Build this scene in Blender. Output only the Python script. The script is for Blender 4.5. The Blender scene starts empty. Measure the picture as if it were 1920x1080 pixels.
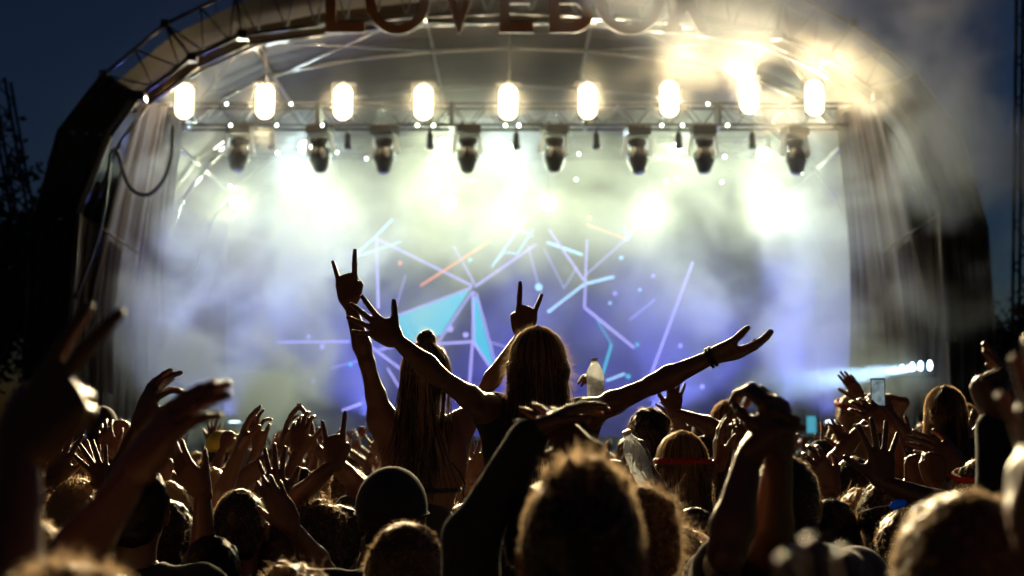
import bpy, math, random
import numpy as np
from mathutils import Vector, Matrix

sc = bpy.context.scene
random.seed(7)
RNG = np.random.RandomState(11)

# ------------------------------------------------------------------ camera, sky, exposure
FPX = 2667.0                    # focal length in pixels of a 1920 wide frame (50 mm on full frame)
TILT = math.atan(290 / FPX)
CH = 1.88


def P(px, py, Y):
    """a point of the place, Y metres in front of the photographer, seen in the direction px, py"""
    u = (px - 960) / FPX
    v = (540 - py) / FPX
    y = math.cos(TILT) - v * math.sin(TILT)
    z = math.sin(TILT) + v * math.cos(TILT)
    s = Y / y
    return Vector((u * s, Y, CH + z * s))


cam = bpy.data.cameras.new('camera')
cam_o = bpy.data.objects.new('camera', cam)
sc.collection.objects.link(cam_o)
cam.sensor_width = 36
cam.lens = 36 * FPX / 1920
cam_o.location = (0, 0, CH)
cam_o.rotation_euler = (math.pi / 2 + TILT, 0, 0)
cam.clip_start = 0.05
cam.clip_end = 3000
cam.dof.use_dof = True
cam.dof.focus_distance = 5.0
cam.dof.aperture_fstop = 3.0
cam.dof.aperture_blades = 0
sc.camera = cam_o

world = bpy.data.worlds.new('World')
sc.world = world
world.use_nodes = True
wn = world.node_tree
bg = wn.nodes['Background']
sky = wn.nodes.new('ShaderNodeTexSky')
sky.sky_type = 'NISHITA'
sky.sun_disc = False
sky.sun_elevation = math.radians(-3.0)
sky.sun_rotation = math.radians(30)
sky.air_density = 1.0
sky.dust_density = 0.6
sky.ozone_density = 3.0
tint = wn.nodes.new('ShaderNodeVectorMath')
tint.operation = 'MULTIPLY'
tint.inputs[1].default_value = (1.3, 1.7, 1.5)      # deep dusk blue
wn.links.new(sky.outputs[0], tint.inputs[0])
wn.links.new(tint.outputs[0], bg.inputs[0])
bg.inputs[1].default_value = 0.15

vs = sc.view_settings
vs.view_transform = 'Standard'
vs.look = 'None'
vs.exposure = 0
vs.gamma = 1
vs.use_curve_mapping = False
cy = sc.cycles
cy.use_denoising = True
cy.volume_bounces = 1
cy.max_bounces = 5
cy.diffuse_bounces = 1
cy.glossy_bounces = 2
cy.transmission_bounces = 4
cy.transparent_max_bounces = 8
cy.volume_step_rate = 2.0
cy.use_light_tree = True


# ------------------------------------------------------------------ materials
def new_mat(name):
    m = bpy.data.materials.new(name)
    m.use_nodes = True
    return m, m.node_tree, m.node_tree.nodes['Principled BSDF']


def pbr(name, col, rough=.6, metal=0, var=.25, scale=8, bump=0, sub=0, translucent=0, sheen=0, coord='Object'):
    m, nt, b = new_mat(name)
    N = nt.nodes
    L = nt.links
    tc = N.new('ShaderNodeTexCoord')
    no = N.new('ShaderNodeTexNoise')
    no.inputs['Scale'].default_value = scale
    no.inputs['Detail'].default_value = 4
    L.new(tc.outputs[coord], no.inputs['Vector'])
    mx = N.new('ShaderNodeMix')
    mx.data_type = 'RGBA'
    L.new(no.outputs[0], mx.inputs['Factor'])
    mx.inputs['A'].default_value = (*[c * (1 - var) for c in col], 1)
    mx.inputs['B'].default_value = (*[min(1, c * (1 + var)) for c in col], 1)
    L.new(mx.outputs['Result'], b.inputs['Base Color'])
    b.inputs['Roughness'].default_value = rough
    b.inputs['Metallic'].default_value = metal
    if sheen:
        b.inputs['Sheen Weight'].default_value = sheen
    if sub:
        b.inputs['Subsurface Weight'].default_value = sub
        b.inputs['Subsurface Radius'].default_value = (1, .25, .1)
        b.inputs['Subsurface Scale'].default_value = .012
    if bump:
        bp = N.new('ShaderNodeBump')
        bp.inputs['Strength'].default_value = bump
        bp.inputs['Distance'].default_value = .01
        L.new(no.outputs[0], bp.inputs['Height'])
        L.new(bp.outputs[0], b.inputs['Normal'])
    if translucent:
        t = N.new('ShaderNodeBsdfTranslucent')
        L.new(mx.outputs['Result'], t.inputs[0])
        ms = N.new('ShaderNodeMixShader')
        ms.inputs[0].default_value = translucent
        L.new(b.outputs[0], ms.inputs[1])
        L.new(t.outputs[0], ms.inputs[2])
        L.new(ms.outputs[0], N['Material Output'].inputs[0])
    return m


def emit(name, col, s, var=0, scale=1.0):
    m, nt, b = new_mat(name)
    nt.nodes.remove(b)
    e = nt.nodes.new('ShaderNodeEmission')
    e.inputs[0].default_value = (*col, 1)
    e.inputs[1].default_value = s
    nt.links.new(e.outputs[0], nt.nodes['Material Output'].inputs[0])
    if var:
        tc = nt.nodes.new('ShaderNodeTexCoord')
        no = nt.nodes.new('ShaderNodeTexNoise')
        no.inputs['Scale'].default_value = scale
        mr = nt.nodes.new('ShaderNodeMapRange')
        mr.inputs[3].default_value = s * (1 - var)
        mr.inputs[4].default_value = s * (1 + var)
        mr.inputs[1].default_value = .3
        mr.inputs[2].default_value = .7
        nt.links.new(tc.outputs['Object'], no.inputs[0])
        nt.links.new(no.outputs[0], mr.inputs[0])
        nt.links.new(mr.outputs[0], e.inputs[1])
    return m


M = dict(
    metal=pbr('truss_aluminium', (.16, .15, .14), .35, .9, .2, 6),
    steel=pbr('dark_steel', (.10, .10, .10), .45, .6, .3, 6),
    black=pbr('black_housing', (.03, .03, .032), .4, .1, .3, 12),
    cloth=pbr('black_cloth', (.02, .018, .017), .85, 0, .4, 1.5, translucent=.03),
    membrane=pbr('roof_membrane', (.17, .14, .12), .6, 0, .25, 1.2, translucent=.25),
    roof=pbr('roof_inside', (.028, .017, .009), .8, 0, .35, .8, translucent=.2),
    drape=pbr('grey_drape', (.11, .09, .08), .85, 0, .6, 1.3, translucent=.2),
    letter=pbr('letter_board', (.26, .14, .07), .6, 0, .12, 3, translucent=.3),
    deck=pbr('stage_deck', (.05, .05, .05), .5, 0, .3, 3),
    ground=pbr('trodden_grass', (.05, .06, .03), .9, 0, .5, 3, bump=.4),
    leaf=pbr('dark_leaf', (.05, .07, .03), .7, 0, .4, .6, translucent=.3),
    bark=pbr('bark', (.06, .045, .035), .9, 0, .4, 5, bump=.5),
    rubber=pbr('cable_rubber', (.03, .03, .03), .35, 0, .2, 5),
    lit_plastic=pbr('pale_translucent_plastic', (.8, .8, .76), .4, 0, .05, 5, translucent=.55),
    white_plastic=pbr('white_plastic', (.75, .75, .75), .4, 0, .05, 5),
    lamp=emit('blinder_lamp', (1, .95, .80), 40),
    glare=emit('lamp_glare', (1, .88, .60), 4),  # self-lit colour for the glare over the blinders
    backlamp=emit('back_lamp', (1, 1, .93), 14),
    bluelamp=emit('blue_lamp', (.45, .7, 1), 14),
    spark=emit('glint_glow', (.95, 1, .8), 12),  # self-lit colour that draws the glints on the rig
    g_lav=emit('graphic_lavender', (.42, .38, 1), 1.5),
    g_cyan=emit('graphic_cyan', (.06, .62, .95), 1.1),
    g_pale=emit('graphic_pale_blue', (.36, .66, 1), 1.7),
    g_red=emit('graphic_salmon', (1, .28, .22), 1.5),
)

SKIN = [pbr('skin_light', (.21, .10, .06), .36, 0, .12, 20, sub=.2),
        pbr('skin_tan', (.16, .078, .048), .36, 0, .12, 20, sub=.2),
        pbr('skin_brown', (.13, .065, .04), .36, 0, .08, 20, sub=.15)]


def hair_mat(name, col, tr=.45):
    m, nt, b = new_mat(name)
    N = nt.nodes
    L = nt.links
    b.inputs['Base Color'].default_value = (*col, 1)
    b.inputs['Roughness'].default_value = .38
    t = N.new('ShaderNodeBsdfTranslucent')
    t.inputs[0].default_value = (*[min(1, c * 1.6 + .02) for c in col], 1)
    ms = N.new('ShaderNodeMixShader')
    ms.inputs[0].default_value = tr
    L.new(b.outputs[0], ms.inputs[1])
    L.new(t.outputs[0], ms.inputs[2])
    L.new(ms.outputs[0], N['Material Output'].inputs[0])
    return m


HAIR = dict(dark=hair_mat('dark_hair', (.035, .022, .014)), brown=hair_mat('brown_hair', (.085, .048, .025)),
            blond=hair_mat('blond_hair', (.34, .24, .13)), black=hair_mat('black_hair', (.03, .022, .018)),
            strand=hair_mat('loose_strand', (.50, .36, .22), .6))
CLOTH = dict(black=pbr('black_cotton', (.025, .024, .026), .85, 0, .3, 14, sheen=.2),
             navy=pbr('navy_cotton', (.03, .04, .08), .85, 0, .3, 14, sheen=.2),
             grey=pbr('grey_cotton', (.18, .18, .19), .85, 0, .2, 14, sheen=.2),
             white=pbr('white_cotton', (.62, .61, .60), .85, 0, .08, 14, sheen=.2),
             red=pbr('red_cotton', (.35, .05, .04), .85, 0, .2, 14, sheen=.2),
             yellow=pbr('yellow_cotton', (.62, .42, .04), .8, 0, .2, 14, sheen=.2),
             olive=pbr('olive_cotton', (.10, .10, .05), .85, 0, .3, 14, sheen=.2),
             denim=pbr('denim', (.04, .06, .12), .85, 0, .3, 30, sheen=.1))


# ------------------------------------------------------------------ mesh helpers
class MB:
    """collects simple shapes and links them as one mesh object"""

    def __init__(s):
        s.v = []
        s.f = []

    def add(s, v, f):
        n = len(s.v)
        s.v += [tuple(p) for p in v]
        s.f += [tuple(i + n for i in q) for q in f]
        return s

    def box(s, c, d, rot=None):
        R = rot or Matrix.Identity(3)
        c = Vector(c)
        v = [c + R @ Vector((x * d[0] / 2, y * d[1] / 2, z * d[2] / 2)) for x in (-1, 1) for y in (-1, 1) for z in (-1, 1)]
        return s.add(v, [(0, 1, 3, 2), (4, 6, 7, 5), (0, 4, 5, 1), (2, 3, 7, 6), (0, 2, 6, 4), (1, 5, 7, 3)])

    def tube(s, pts, r, n=8, cap=True):
        pts = [Vector(p) for p in pts]
        rs = r if isinstance(r, (list, tuple)) else [r] * len(pts)
        v = []
        f = []
        ref = None
        for i, p in enumerate(pts):
            d = (pts[min(i + 1, len(pts) - 1)] - pts[max(i - 1, 0)]).normalized()
            if ref is None:
                ref = Vector((0, 0, 1)) if abs(d.z) < .9 else Vector((1, 0, 0))
            a = d.cross(ref).normalized()
            b = a.cross(d).normalized()
            ref = b
            for k in range(n):
                t = 2 * math.pi * k / n
                v.append(p + (a * math.cos(t) + b * math.sin(t)) * rs[i])
        for i in range(len(pts) - 1):
            for k in range(n):
                f.append((i * n + k, i * n + (k + 1) % n, (i + 1) * n + (k + 1) % n, (i + 1) * n + k))
        if cap:
            f.append(tuple(range(n - 1, -1, -1)))
            m = (len(pts) - 1) * n
            f.append(tuple(range(m, m + n)))
        return s.add(v, f)

    def lathe(s, prof, n=16, mat=None):
        """prof: (radius, height) pairs round local z"""
        mat = mat or Matrix.Identity(4)
        v = []
        f = []
        for (r, z) in prof:
            for k in range(n):
                t = 2 * math.pi * k / n
                v.append(mat @ Vector((r * math.cos(t), r * math.sin(t), z)))
        for i in range(len(prof) - 1):
            for k in range(n):
                f.append((i * n + k, i * n + (k + 1) % n, (i + 1) * n + (k + 1) % n, (i + 1) * n + k))
        f.append(tuple(range(n - 1, -1, -1)))
        m = (len(prof) - 1) * n
        f.append(tuple(range(m, m + n)))
        return s.add(v, f)

    def build(s, name, mat, parent=None, smooth=False, loc=None):
        me = bpy.data.meshes.new(name)
        me.from_pydata(s.v, [], s.f)
        if smooth:
            me.polygons.foreach_set('use_smooth', [True] * len(me.polygons))
        me.materials.append(mat)
        return link(name, me, parent, loc)


def link(name, data, parent=None, loc=None):
    o = bpy.data.objects.new(name, data)
    sc.collection.objects.link(o)
    if parent is not None:
        o.parent = parent
    if loc is not None:
        o.location = loc
    return o


def tag(o, label=None, cat=None, group=None, kind=None):
    if label:
        o['label'] = label
    if cat:
        o['category'] = cat
    if group:
        o['group'] = group
    if kind:
        o['kind'] = kind
    return o


def empty(name, loc, label, cat, group=None):
    return tag(link(name, None, None, loc), label, cat, group)


def copy_tree(o, parent=None):
    c = o.copy()
    sc.collection.objects.link(c)
    if parent is not None:
        c.parent = parent
    for ch in [x for x in bpy.data.objects if x.parent == o]:
        copy_tree(ch, c)
    return c


# ================================================================== THE GROUND
g = MB()
for i in range(24):
    for j in range(24):
        x0, y0 = -600 + i * 50, -300 + j * 50
        g.add([(x0, y0, 0), (x0 + 50, y0, 0), (x0 + 50, y0 + 50, 0), (x0, y0 + 50, 0)], [(0, 1, 2, 3)])
tag(g.build('ground', M['ground']), 'dark trodden grass field under the crowd', kind='structure')

# ================================================================== THE STAGE
YA = 24.0        # front plane of the arch
YB = 36.2        # backdrop
DECK = 1.45
CX = P(955, 500, YA).x


def mirror(p):
    return Vector((2 * CX - p.x, p.y, p.z))


OUT_PX = [(44, 900), (48, 650), (62, 430), (112, 248), (195, 140), (310, 45), (440, -18), (620, -70), (790, -94), (955, -102)]
INN_PX = [(125, 900), (132, 640), (150, 400), (208, 255), (264, 180), (360, 108), (455, 66), (620, 44), (790, 30), (955, 24)]
OUT = [P(*p, YA) for p in OUT_PX]
INN = [P(*p, YA) for p in INN_PX]
OUT[0].z = 0
INN[0].z = 0

arch = empty('stage_arch', (CX, YA, 0), 'huge rounded truss arch framing the whole concert stage', 'stage arch')
arch.location = (0, 0, 0)


def chordset(sign):
    f = (lambda p: p) if sign < 0 else mirror
    return [f(p) for p in OUT], [f(p) for p in INN]


def lerp(a, b, t):
    return a + (b - a) * t


for sgn in (-1, 1):
    O, I = chordset(sgn)
    dy = Vector((0, .55, 0))
    for k in range(len(O) - 1):
        for nm, A in (('outer_chord', O), ('inner_chord', I)):
            MB().tube([A[k], A[k + 1]], .035, 8).build(nm, M['metal'] if k > 2 else M['steel'], arch, True)
        MB().tube([I[k] + dy, I[k + 1] + dy], .035, 8).build('inner_chord', M['metal'] if k > 2 else M['steel'], arch, True)
        if k >= 4:      # open truss with braces, pale membrane behind
            n = max(2, round((O[k + 1] - O[k]).length / .62))
            for q in range(n):
                a, b = q / n, (q + 1) / n
                MB().tube([lerp(O[k], O[k + 1], a), lerp(I[k], I[k + 1], (a + b) / 2)], .018, 6).build('brace', M['steel'], arch, True)
                MB().tube([lerp(I[k], I[k + 1], (a + b) / 2), lerp(O[k], O[k + 1], b)], .018, 6).build('brace', M['steel'], arch, True)
            d2 = Vector((0, .62, 0))
            mid0, mid1 = lerp(O[k], I[k], .62), lerp(O[k + 1], I[k + 1], .62)
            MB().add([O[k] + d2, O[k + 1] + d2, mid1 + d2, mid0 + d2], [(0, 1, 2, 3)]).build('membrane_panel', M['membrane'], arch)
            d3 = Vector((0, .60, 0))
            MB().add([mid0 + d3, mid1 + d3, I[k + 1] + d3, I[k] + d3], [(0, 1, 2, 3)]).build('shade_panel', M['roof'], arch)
            MB().tube([O[k], I[k]], .03, 6).build('brace', M['steel'], arch, True)
            MB().box(O[k], (.14, .12, .14)).build('joint', M['metal'], arch)
            MB().box(I[k], (.18, .16, .16)).build('joint', M['metal'], arch)
        else:           # black cloth fascia on the legs, with soft vertical folds
            m = MB()
            nu, nv = 14, 10
            vv = []
            for j in range(nv + 1):
                for i in range(nu + 1):
                    p = lerp(lerp(O[k], I[k], i / nu), lerp(O[k + 1], I[k + 1], i / nu), j / nv)
                    p = p + Vector((0, .06 * math.sin(i * 1.7 + k) + .02 * math.sin(i * 3.1 + j * .6), 0))
                    vv.append(p - Vector((0, .07, 0)))
            ff = [(j * (nu + 1) + i, j * (nu + 1) + i + 1, (j + 1) * (nu + 1) + i + 1, (j + 1) * (nu + 1) + i) for j in range(nv) for i in range(nu)]
            m.add(vv, ff).build('fascia_cloth', M['cloth'], arch, True)
            MB().tube([O[k] - Vector((0, .12, 0)), O[k + 1] - Vector((0, .12, 0))], .014, 6).build('edge_piping', M['metal'], arch, True)

# roof shell running back from the arch, one panel per bay and segment
roof = empty('stage_roof', (0, 0, 0), 'brown vaulted canopy roof reaching back over the stage', 'roof')
bays = [24.7, 27.5, 30.5, 33.5, 36.4]
for sgn in (-1, 1):
    O, I = chordset(sgn)
    T = [lerp(I[k], O[k], .55) for k in range(len(O))]
    for bi in range(len(bays) - 1):
        y0, y1 = bays[bi] + .012, bays[bi + 1] - .012
        for k in range(len(T) - 1):
            a, b = T[k], T[k + 1]
            n = 4
            vv = []
            for j in range(n + 1):
                y = lerp(y0, y1, j / n)
                sag = -.10 * math.sin(math.pi * j / n)
                vv += [Vector((a.x, y, a.z + (sag if k else 0))), Vector((b.x, y, b.z + sag))]
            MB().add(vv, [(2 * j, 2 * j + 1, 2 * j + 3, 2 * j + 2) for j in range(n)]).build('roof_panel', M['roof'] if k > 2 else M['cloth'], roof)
    for y in bays[1:]:
        S = [lerp(I[k], O[k], .3) for k in range(len(O))]
        for k in range(2, len(S) - 1):
            MB().tube([(S[k].x, y, S[k].z), (S[k + 1].x, y, S[k + 1].z)], .04, 6).build('roof_rib', M['metal'], roof, True)
    for k in (4, 6, 8):
        MB().tube([(T[k].x, bays[0], T[k].z - .2), (T[k].x, bays[-1], T[k].z - .2)], .035, 6).build('purlin', M['metal'], roof, True)
    # wind bracing seen as light diagonals under the roof
    for (k, ya, k2, yb) in ((4, 24.8, 6, 27.5), (6, 24.8, 4, 27.5), (6, 24.8, 8, 27.5), (8, 24.8, 6, 27.5)):
        MB().tube([(T[k].x, ya, T[k].z - .3), (T[k2].x, yb, T[k2].z - .3)], .015, 6).build('wind_brace', M['metal'], roof, True)
# inner pale tubes close behind the front arch
for sgn in (-1, 1):
    f = (lambda p: p) if sgn < 0 else mirror
    A = [f(P(x, y, 25.0)) for x, y in ((290, 186), (380, 130), (480, 86), (620, 56), (790, 40), (955, 34))]
    B = [f(P(x, y, 25.0)) for x, y in ((300, 160), (350, 112), (455, 72))]
    MB().tube(A, .035, 6).build('canopy_tube', M['metal'], roof, True)
    MB().tube(B, .028, 6).build('canopy_tube', M['metal'], roof, True)
    MB().tube([f(P(497, 170, 25.3)), f(P(497, 96, 25.1)), f(P(486, 78, 25.0))], .025, 6).build('canopy_tube', M['metal'], roof, True)

tag(MB().box((CX, 31, DECK / 2), (17.4, 12.6, DECK)).build('stage_deck', M['deck']), 'black stage platform behind the crowd', 'stage')
bd = MB()
nu = 60
vv = []
for i in range(nu + 1):
    x = -9 + 18 * i / nu
    y = YB + .15 + .06 * math.sin(i * 1.3)
    vv += [(x, y, DECK + .01), (x, y, 12.6)]
bd.add(vv, [(2 * i, 2 * i + 2, 2 * i + 3, 2 * i + 1) for i in range(nu)])
tag(bd.build('backdrop', M['cloth'], None, True), 'black cloth backdrop closing the rear of the stage', 'backdrop')

# ---- LED screen with its line graphics
ca, cb = P(430, 300, 35.6), P(1540, 818, 35.6)
led = empty('led_screen', ((ca.x + cb.x) / 2, 35.6, cb.z), 'wide LED screen glowing blue-violet with lines and cyan triangles', 'screen')
lo = led.location.copy()
nx_, nz_ = 12, 5
for i in range(nx_):
    for j in range(nz_):
        w_, h_ = (cb.x - ca.x) / nx_, (ca.z - cb.z) / nz_
        MB().box((ca.x + w_ * (i + .5) - lo.x, .05, cb.z + h_ * (j + .5) - lo.z), (w_ - .008, .1, h_ - .008)).build('screen_panel', M['black'], led)


def screen_mat():
    m, nt, b = new_mat('led_screen')
    N, L = nt.nodes, nt.links
    N.remove(b)
    geo = N.new('ShaderNodeNewGeometry')
    c = N.new('ShaderNodeVectorMath')
    c.operation = 'SUBTRACT'
    c.inputs[1].default_value = (P(990, 640, 35.6).x, 35.6, P(990, 640, 35.6).z)
    L.new(geo.outputs['Position'], c.inputs[0])
    d = N.new('ShaderNodeVectorMath')
    d.operation = 'DIVIDE'
    d.inputs[1].default_value = (7.6, 1, 4.2)
    L.new(c.outputs[0], d.inputs[0])
    ln = N.new('ShaderNodeVectorMath')
    ln.operation = 'LENGTH'
    L.new(d.outputs[0], ln.inputs[0])
    mr = N.new('ShaderNodeMapRange')
    mr.interpolation_type = 'SMOOTHSTEP'
    for k, q in enumerate((.1, 1.0, 1, 0)):
        mr.inputs[k + 1].default_value = q
    L.new(ln.outputs['Value'], mr.inputs[0])
    no = N.new('ShaderNodeTexNoise')
    no.inputs['Scale'].default_value = .55
    no.inputs['Detail'].default_value = 3
    L.new(geo.outputs['Position'], no.inputs[0])
    mr2 = N.new('ShaderNodeMapRange')
    for k, q in enumerate((.3, .7, .35, 1.25)):
        mr2.inputs[k + 1].default_value = q
    L.new(no.outputs[0], mr2.inputs[0])
    mu = N.new('ShaderNodeMath')
    mu.operation = 'MULTIPLY'
    L.new(mr.outputs[0], mu.inputs[0])
    L.new(mr2.outputs[0], mu.inputs[1])
    # fine led pitch
    wv = N.new('ShaderNodeTexVoronoi')
    wv.inputs['Scale'].default_value = 26
    wv.inputs['Randomness'].default_value = 0
    L.new(geo.outputs['Position'], wv.inputs['Vector'])
    m3 = N.new('ShaderNodeMapRange')
    for k, q in enumerate((.2, .6, 1.15, .55)):
        m3.inputs[k + 1].default_value = q
    L.new(wv.outputs['Distance'], m3.inputs[0])
    m4 = N.new('ShaderNodeMath')
    m4.operation = 'MULTIPLY'
    L.new(mu.outputs[0], m4.inputs[0])
    L.new(m3.outputs[0], m4.inputs[1])
    e = N.new('ShaderNodeEmission')
    e.inputs[0].default_value = (.10, .10, .85, 1)
    L.new(m4.outputs[0], e.inputs[1])
    L.new(e.outputs[0], N['Material Output'].inputs[0])
    return m


M['screen'] = screen_mat()
for o in led.children:
    o.data.materials[0] = M['screen']


def gline(pts, w, mat):
    w = w * .55 / FPX * 35.5
    for a, b in zip(pts[:-1], pts[1:]):
        a3, b3 = P(*a, 35.5), P(*b, 35.5)
        a3.y = b3.y = 35.59 - random.random() * .008
        d = (b3 - a3).normalized()
        n = Vector((-d.z, 0, d.x)) * w / 2
        q = [a3 + n - lo, b3 + n - lo, b3 - n - lo, a3 - n - lo]
        MB().add(q, [(0, 1, 2, 3)]).build('light_line', M[mat], led)


for pts, w, mt in [
    ([(660, 482), (700, 446), (735, 410)], 7, 'g_pale'), ([(662, 482), (752, 452)], 5, 'g_pale'),
    ([(703, 445), (885, 535)], 8, 'g_lav'), ([(705, 440), (709, 578)], 8, 'g_lav'), ([(788, 535), (855, 492), (920, 450)], 7, 'g_red'),
    ([(850, 460), (890, 532)], 6, 'g_lav'), ([(890, 537), (1005, 457)], 8, 'g_lav'),
    ([(922, 500), (955, 452), (985, 408)], 7, 'g_pale'), ([(948, 418), (1000, 442)], 6, 'g_pale'),
    ([(1000, 428), (970, 475), (945, 472), (922, 500)], 5, 'g_pale'),
    ([(1025, 453), (1093, 477)], 10, 'g_pale'), ([(1030, 430), (1095, 525)], 7, 'g_lav'), ([(1101, 448), (1096, 577)], 7, 'g_lav'),
    ([(1096, 532), (1152, 518)], 9, 'g_pale'), ([(1096, 532), (1027, 585)], 8, 'g_pale'), ([(1095, 575), (1190, 652)], 8, 'g_lav'),
    ([(1097, 516), (1175, 447)], 4, 'g_lav'), ([(1170, 422), (1176, 450), (1192, 424)], 4, 'g_pale'),
    ([(990, 460), (1010, 535)], 4, 'g_lav'), ([(1020, 465), (1058, 540), (1082, 500)], 3, 'g_lav'),
    ([(1300, 490), (1222, 700)], 7, 'g_lav'), ([(1120, 600), (1147, 645)], 4, 'g_cyan'), ([(1147, 645), (1130, 702)], 9, 'g_cyan'),
    ([(1137, 714), (1172, 700)], 7, 'g_pale'), ([(515, 641), (655, 640)], 7, 'g_lav'),
    ([(742, 592), (885, 538)], 6, 'g_lav'), ([(887, 545), (887, 640)], 8, 'g_lav'), ([(800, 646), (887, 640)], 8, 'g_lav'),
    ([(887, 640), (930, 704)], 8, 'g_lav'), ([(886, 640), (880, 720)], 8, 'g_lav'), ([(884, 548), (822, 640)], 6, 'g_lav'),
    ([(893, 548), (934, 700)], 6, 'g_lav'), ([(915, 640), (955, 652)], 4, 'g_lav'), ([(695, 650), (752, 692)], 8, 'g_lav'),
    ([(726, 690), (748, 726)], 7, 'g_lav'), ([(710, 655), (790, 640)], 6, 'g_lav'), ([(1100, 420), (1155, 440), (1172, 447)], 3, 'g_red'),
    ([(640, 770), (677, 756)], 8, 'g_lav'), ([(1262, 781), (1300, 774)], 8, 'g_lav'), ([(1205, 800), (1250, 786)], 6, 'g_lav'),
    ([(760, 515), (735, 600)], 3, 'g_lav'), ([(620, 690), (700, 668)], 3, 'g_lav'), ([(1180, 600), (1230, 560)], 3, 'g_lav'),
]:
    gline(pts, w, mt)
for poly in ([(742, 594), (882, 541), (826, 628), (745, 648)], [(884, 556), (893, 556), (928, 694), (886, 636)]):
    v3 = [P(x, y, 35.5) for x, y in poly]
    for p in v3:
        p.y = 35.594
    MB().add([p - lo for p in v3], [tuple(range(len(v3)))]).build('light_triangle', M['g_cyan'], led)
for (x, y, r, mt) in [(750, 493, 4, 'g_red'), (881, 487, 4, 'g_pale'), (1165, 483, 4, 'g_pale'), (1225, 517, 3, 'g_lav'), (1153, 550, 4, 'g_lav'),
                      (1144, 568, 3, 'g_pale'), (844, 616, 6, 'g_lav'), (873, 628, 5, 'g_lav'), (1010, 538, 7, 'g_pale'), (1195, 646, 4, 'g_cyan'),
                      (1178, 706, 5, 'g_cyan'), (657, 683, 4, 'g_cyan'), (1276, 648, 4, 'g_lav'), (1317, 725, 4, 'g_lav'), (587, 714, 4, 'g_lav'),
                      (604, 650, 5, 'g_lav'), (578, 631, 4, 'g_lav'), (561, 520, 3, 'g_lav'), (440, 755, 3, 'g_pale'), (1105, 408, 4, 'g_red'), (1200, 543, 3, 'g_pale')]:
    c = P(max(x, 508), y, 35.55)
    r = r / FPX * 35.5
    MB().add([(c.x + r * math.cos(t * math.pi / 5) - lo.x, -.02, c.z + r * math.sin(t * math.pi / 5) - lo.z) for t in range(10)], [tuple(range(10))]).build('light_dot', M[mt], led)


# ---- trusses
def truss(name, y, zt, zb, x0, x1, label, depth=.42, step=.62):
    t = empty(name, ((x0 + x1) / 2, y, zb), label, 'truss', 'lighting trusses across the stage')
    l = t.location
    for yy in (0, depth):
        for z in (zt, zb):
            MB().tube([(x0 - l.x, yy, z - l.z), (x1 - l.x, yy, z - l.z)], .026, 8).build('chord', M['steel'], t, True)
    n = round((x1 - x0) / step)
    bm = None
    for i in range(n):
        a, b = x0 + (x1 - x0) * i / n, x0 + (x1 - x0) * (i + 1) / n
        c = (a + b) / 2
        for yy in (0, depth):
            MB().tube([(a - l.x, yy, zt - l.z), (c - l.x, yy, zb - l.z), (b - l.x, yy, zt - l.z)], .014, 6).build('brace', M['steel'], t, True)
        if i % 4 == 0:
            MB().box((a - l.x, depth / 2, (zt + zb) / 2 - l.z), (.07, depth + .08, abs(zt - zb) + .06)).build('end_plate', M['steel'], t)
    return t


zt, zb = P(900, 194, 26).z, P(900, 234, 26).z
xl, xr = P(345, 213, 26).x, P(1600, 213, 26).x
truss('front_truss', 26.0, zt, zb, xl, xr, 'front lighting truss carrying the row of blinders and moving heads')
zt2, zb2 = P(900, 255, 31).z, P(900, 285, 31).z
truss('rear_truss', 31.2, zt2, zb2, P(380, 270, 31).x, P(1550, 270, 31).x, 'rear lighting truss lost in the bright smoke')
for x in (400, 955, 1510):
    p = P(x, 194, 26.2)
    MB2 = MB().tube([(p.x, 26.2, zt), (p.x, 26.2, P(x, 194, 26).z + 2.6)], .012, 6)
    tag(MB2.build('hoist_chain', M['steel']), 'thin hoist chain holding the front truss, ' + {400: 'left one', 955: 'middle one', 1510: 'right one'}[x], 'chain', 'hoist chains')


# ---- lights
def spot(name, p, aim, col, W, ang, r=.12, parent=None, blend=.5):
    l = bpy.data.lights.new(name, 'SPOT')
    l.energy = W
    l.color = col
    l.spot_size = math.radians(ang)
    l.spot_blend = blend
    l.shadow_soft_size = r
    o = link(name, l)
    o.location = p
    o.rotation_euler = (Vector(aim) - Vector(p)).to_track_quat('-Z', 'Y').to_euler()
    if parent is not None:
        o.parent = parent
        o.matrix_parent_inverse = Matrix.Translation(-Vector(parent.location))
    return o


WARM = (1, .76, .42)
PALE = (.88, 1, .64)
COOL = (.72, .93, 1)
BLUE = (.18, .22, 1)
BLIND_W, BACK_W, ROW_W = 6800, 1350, 760


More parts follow.
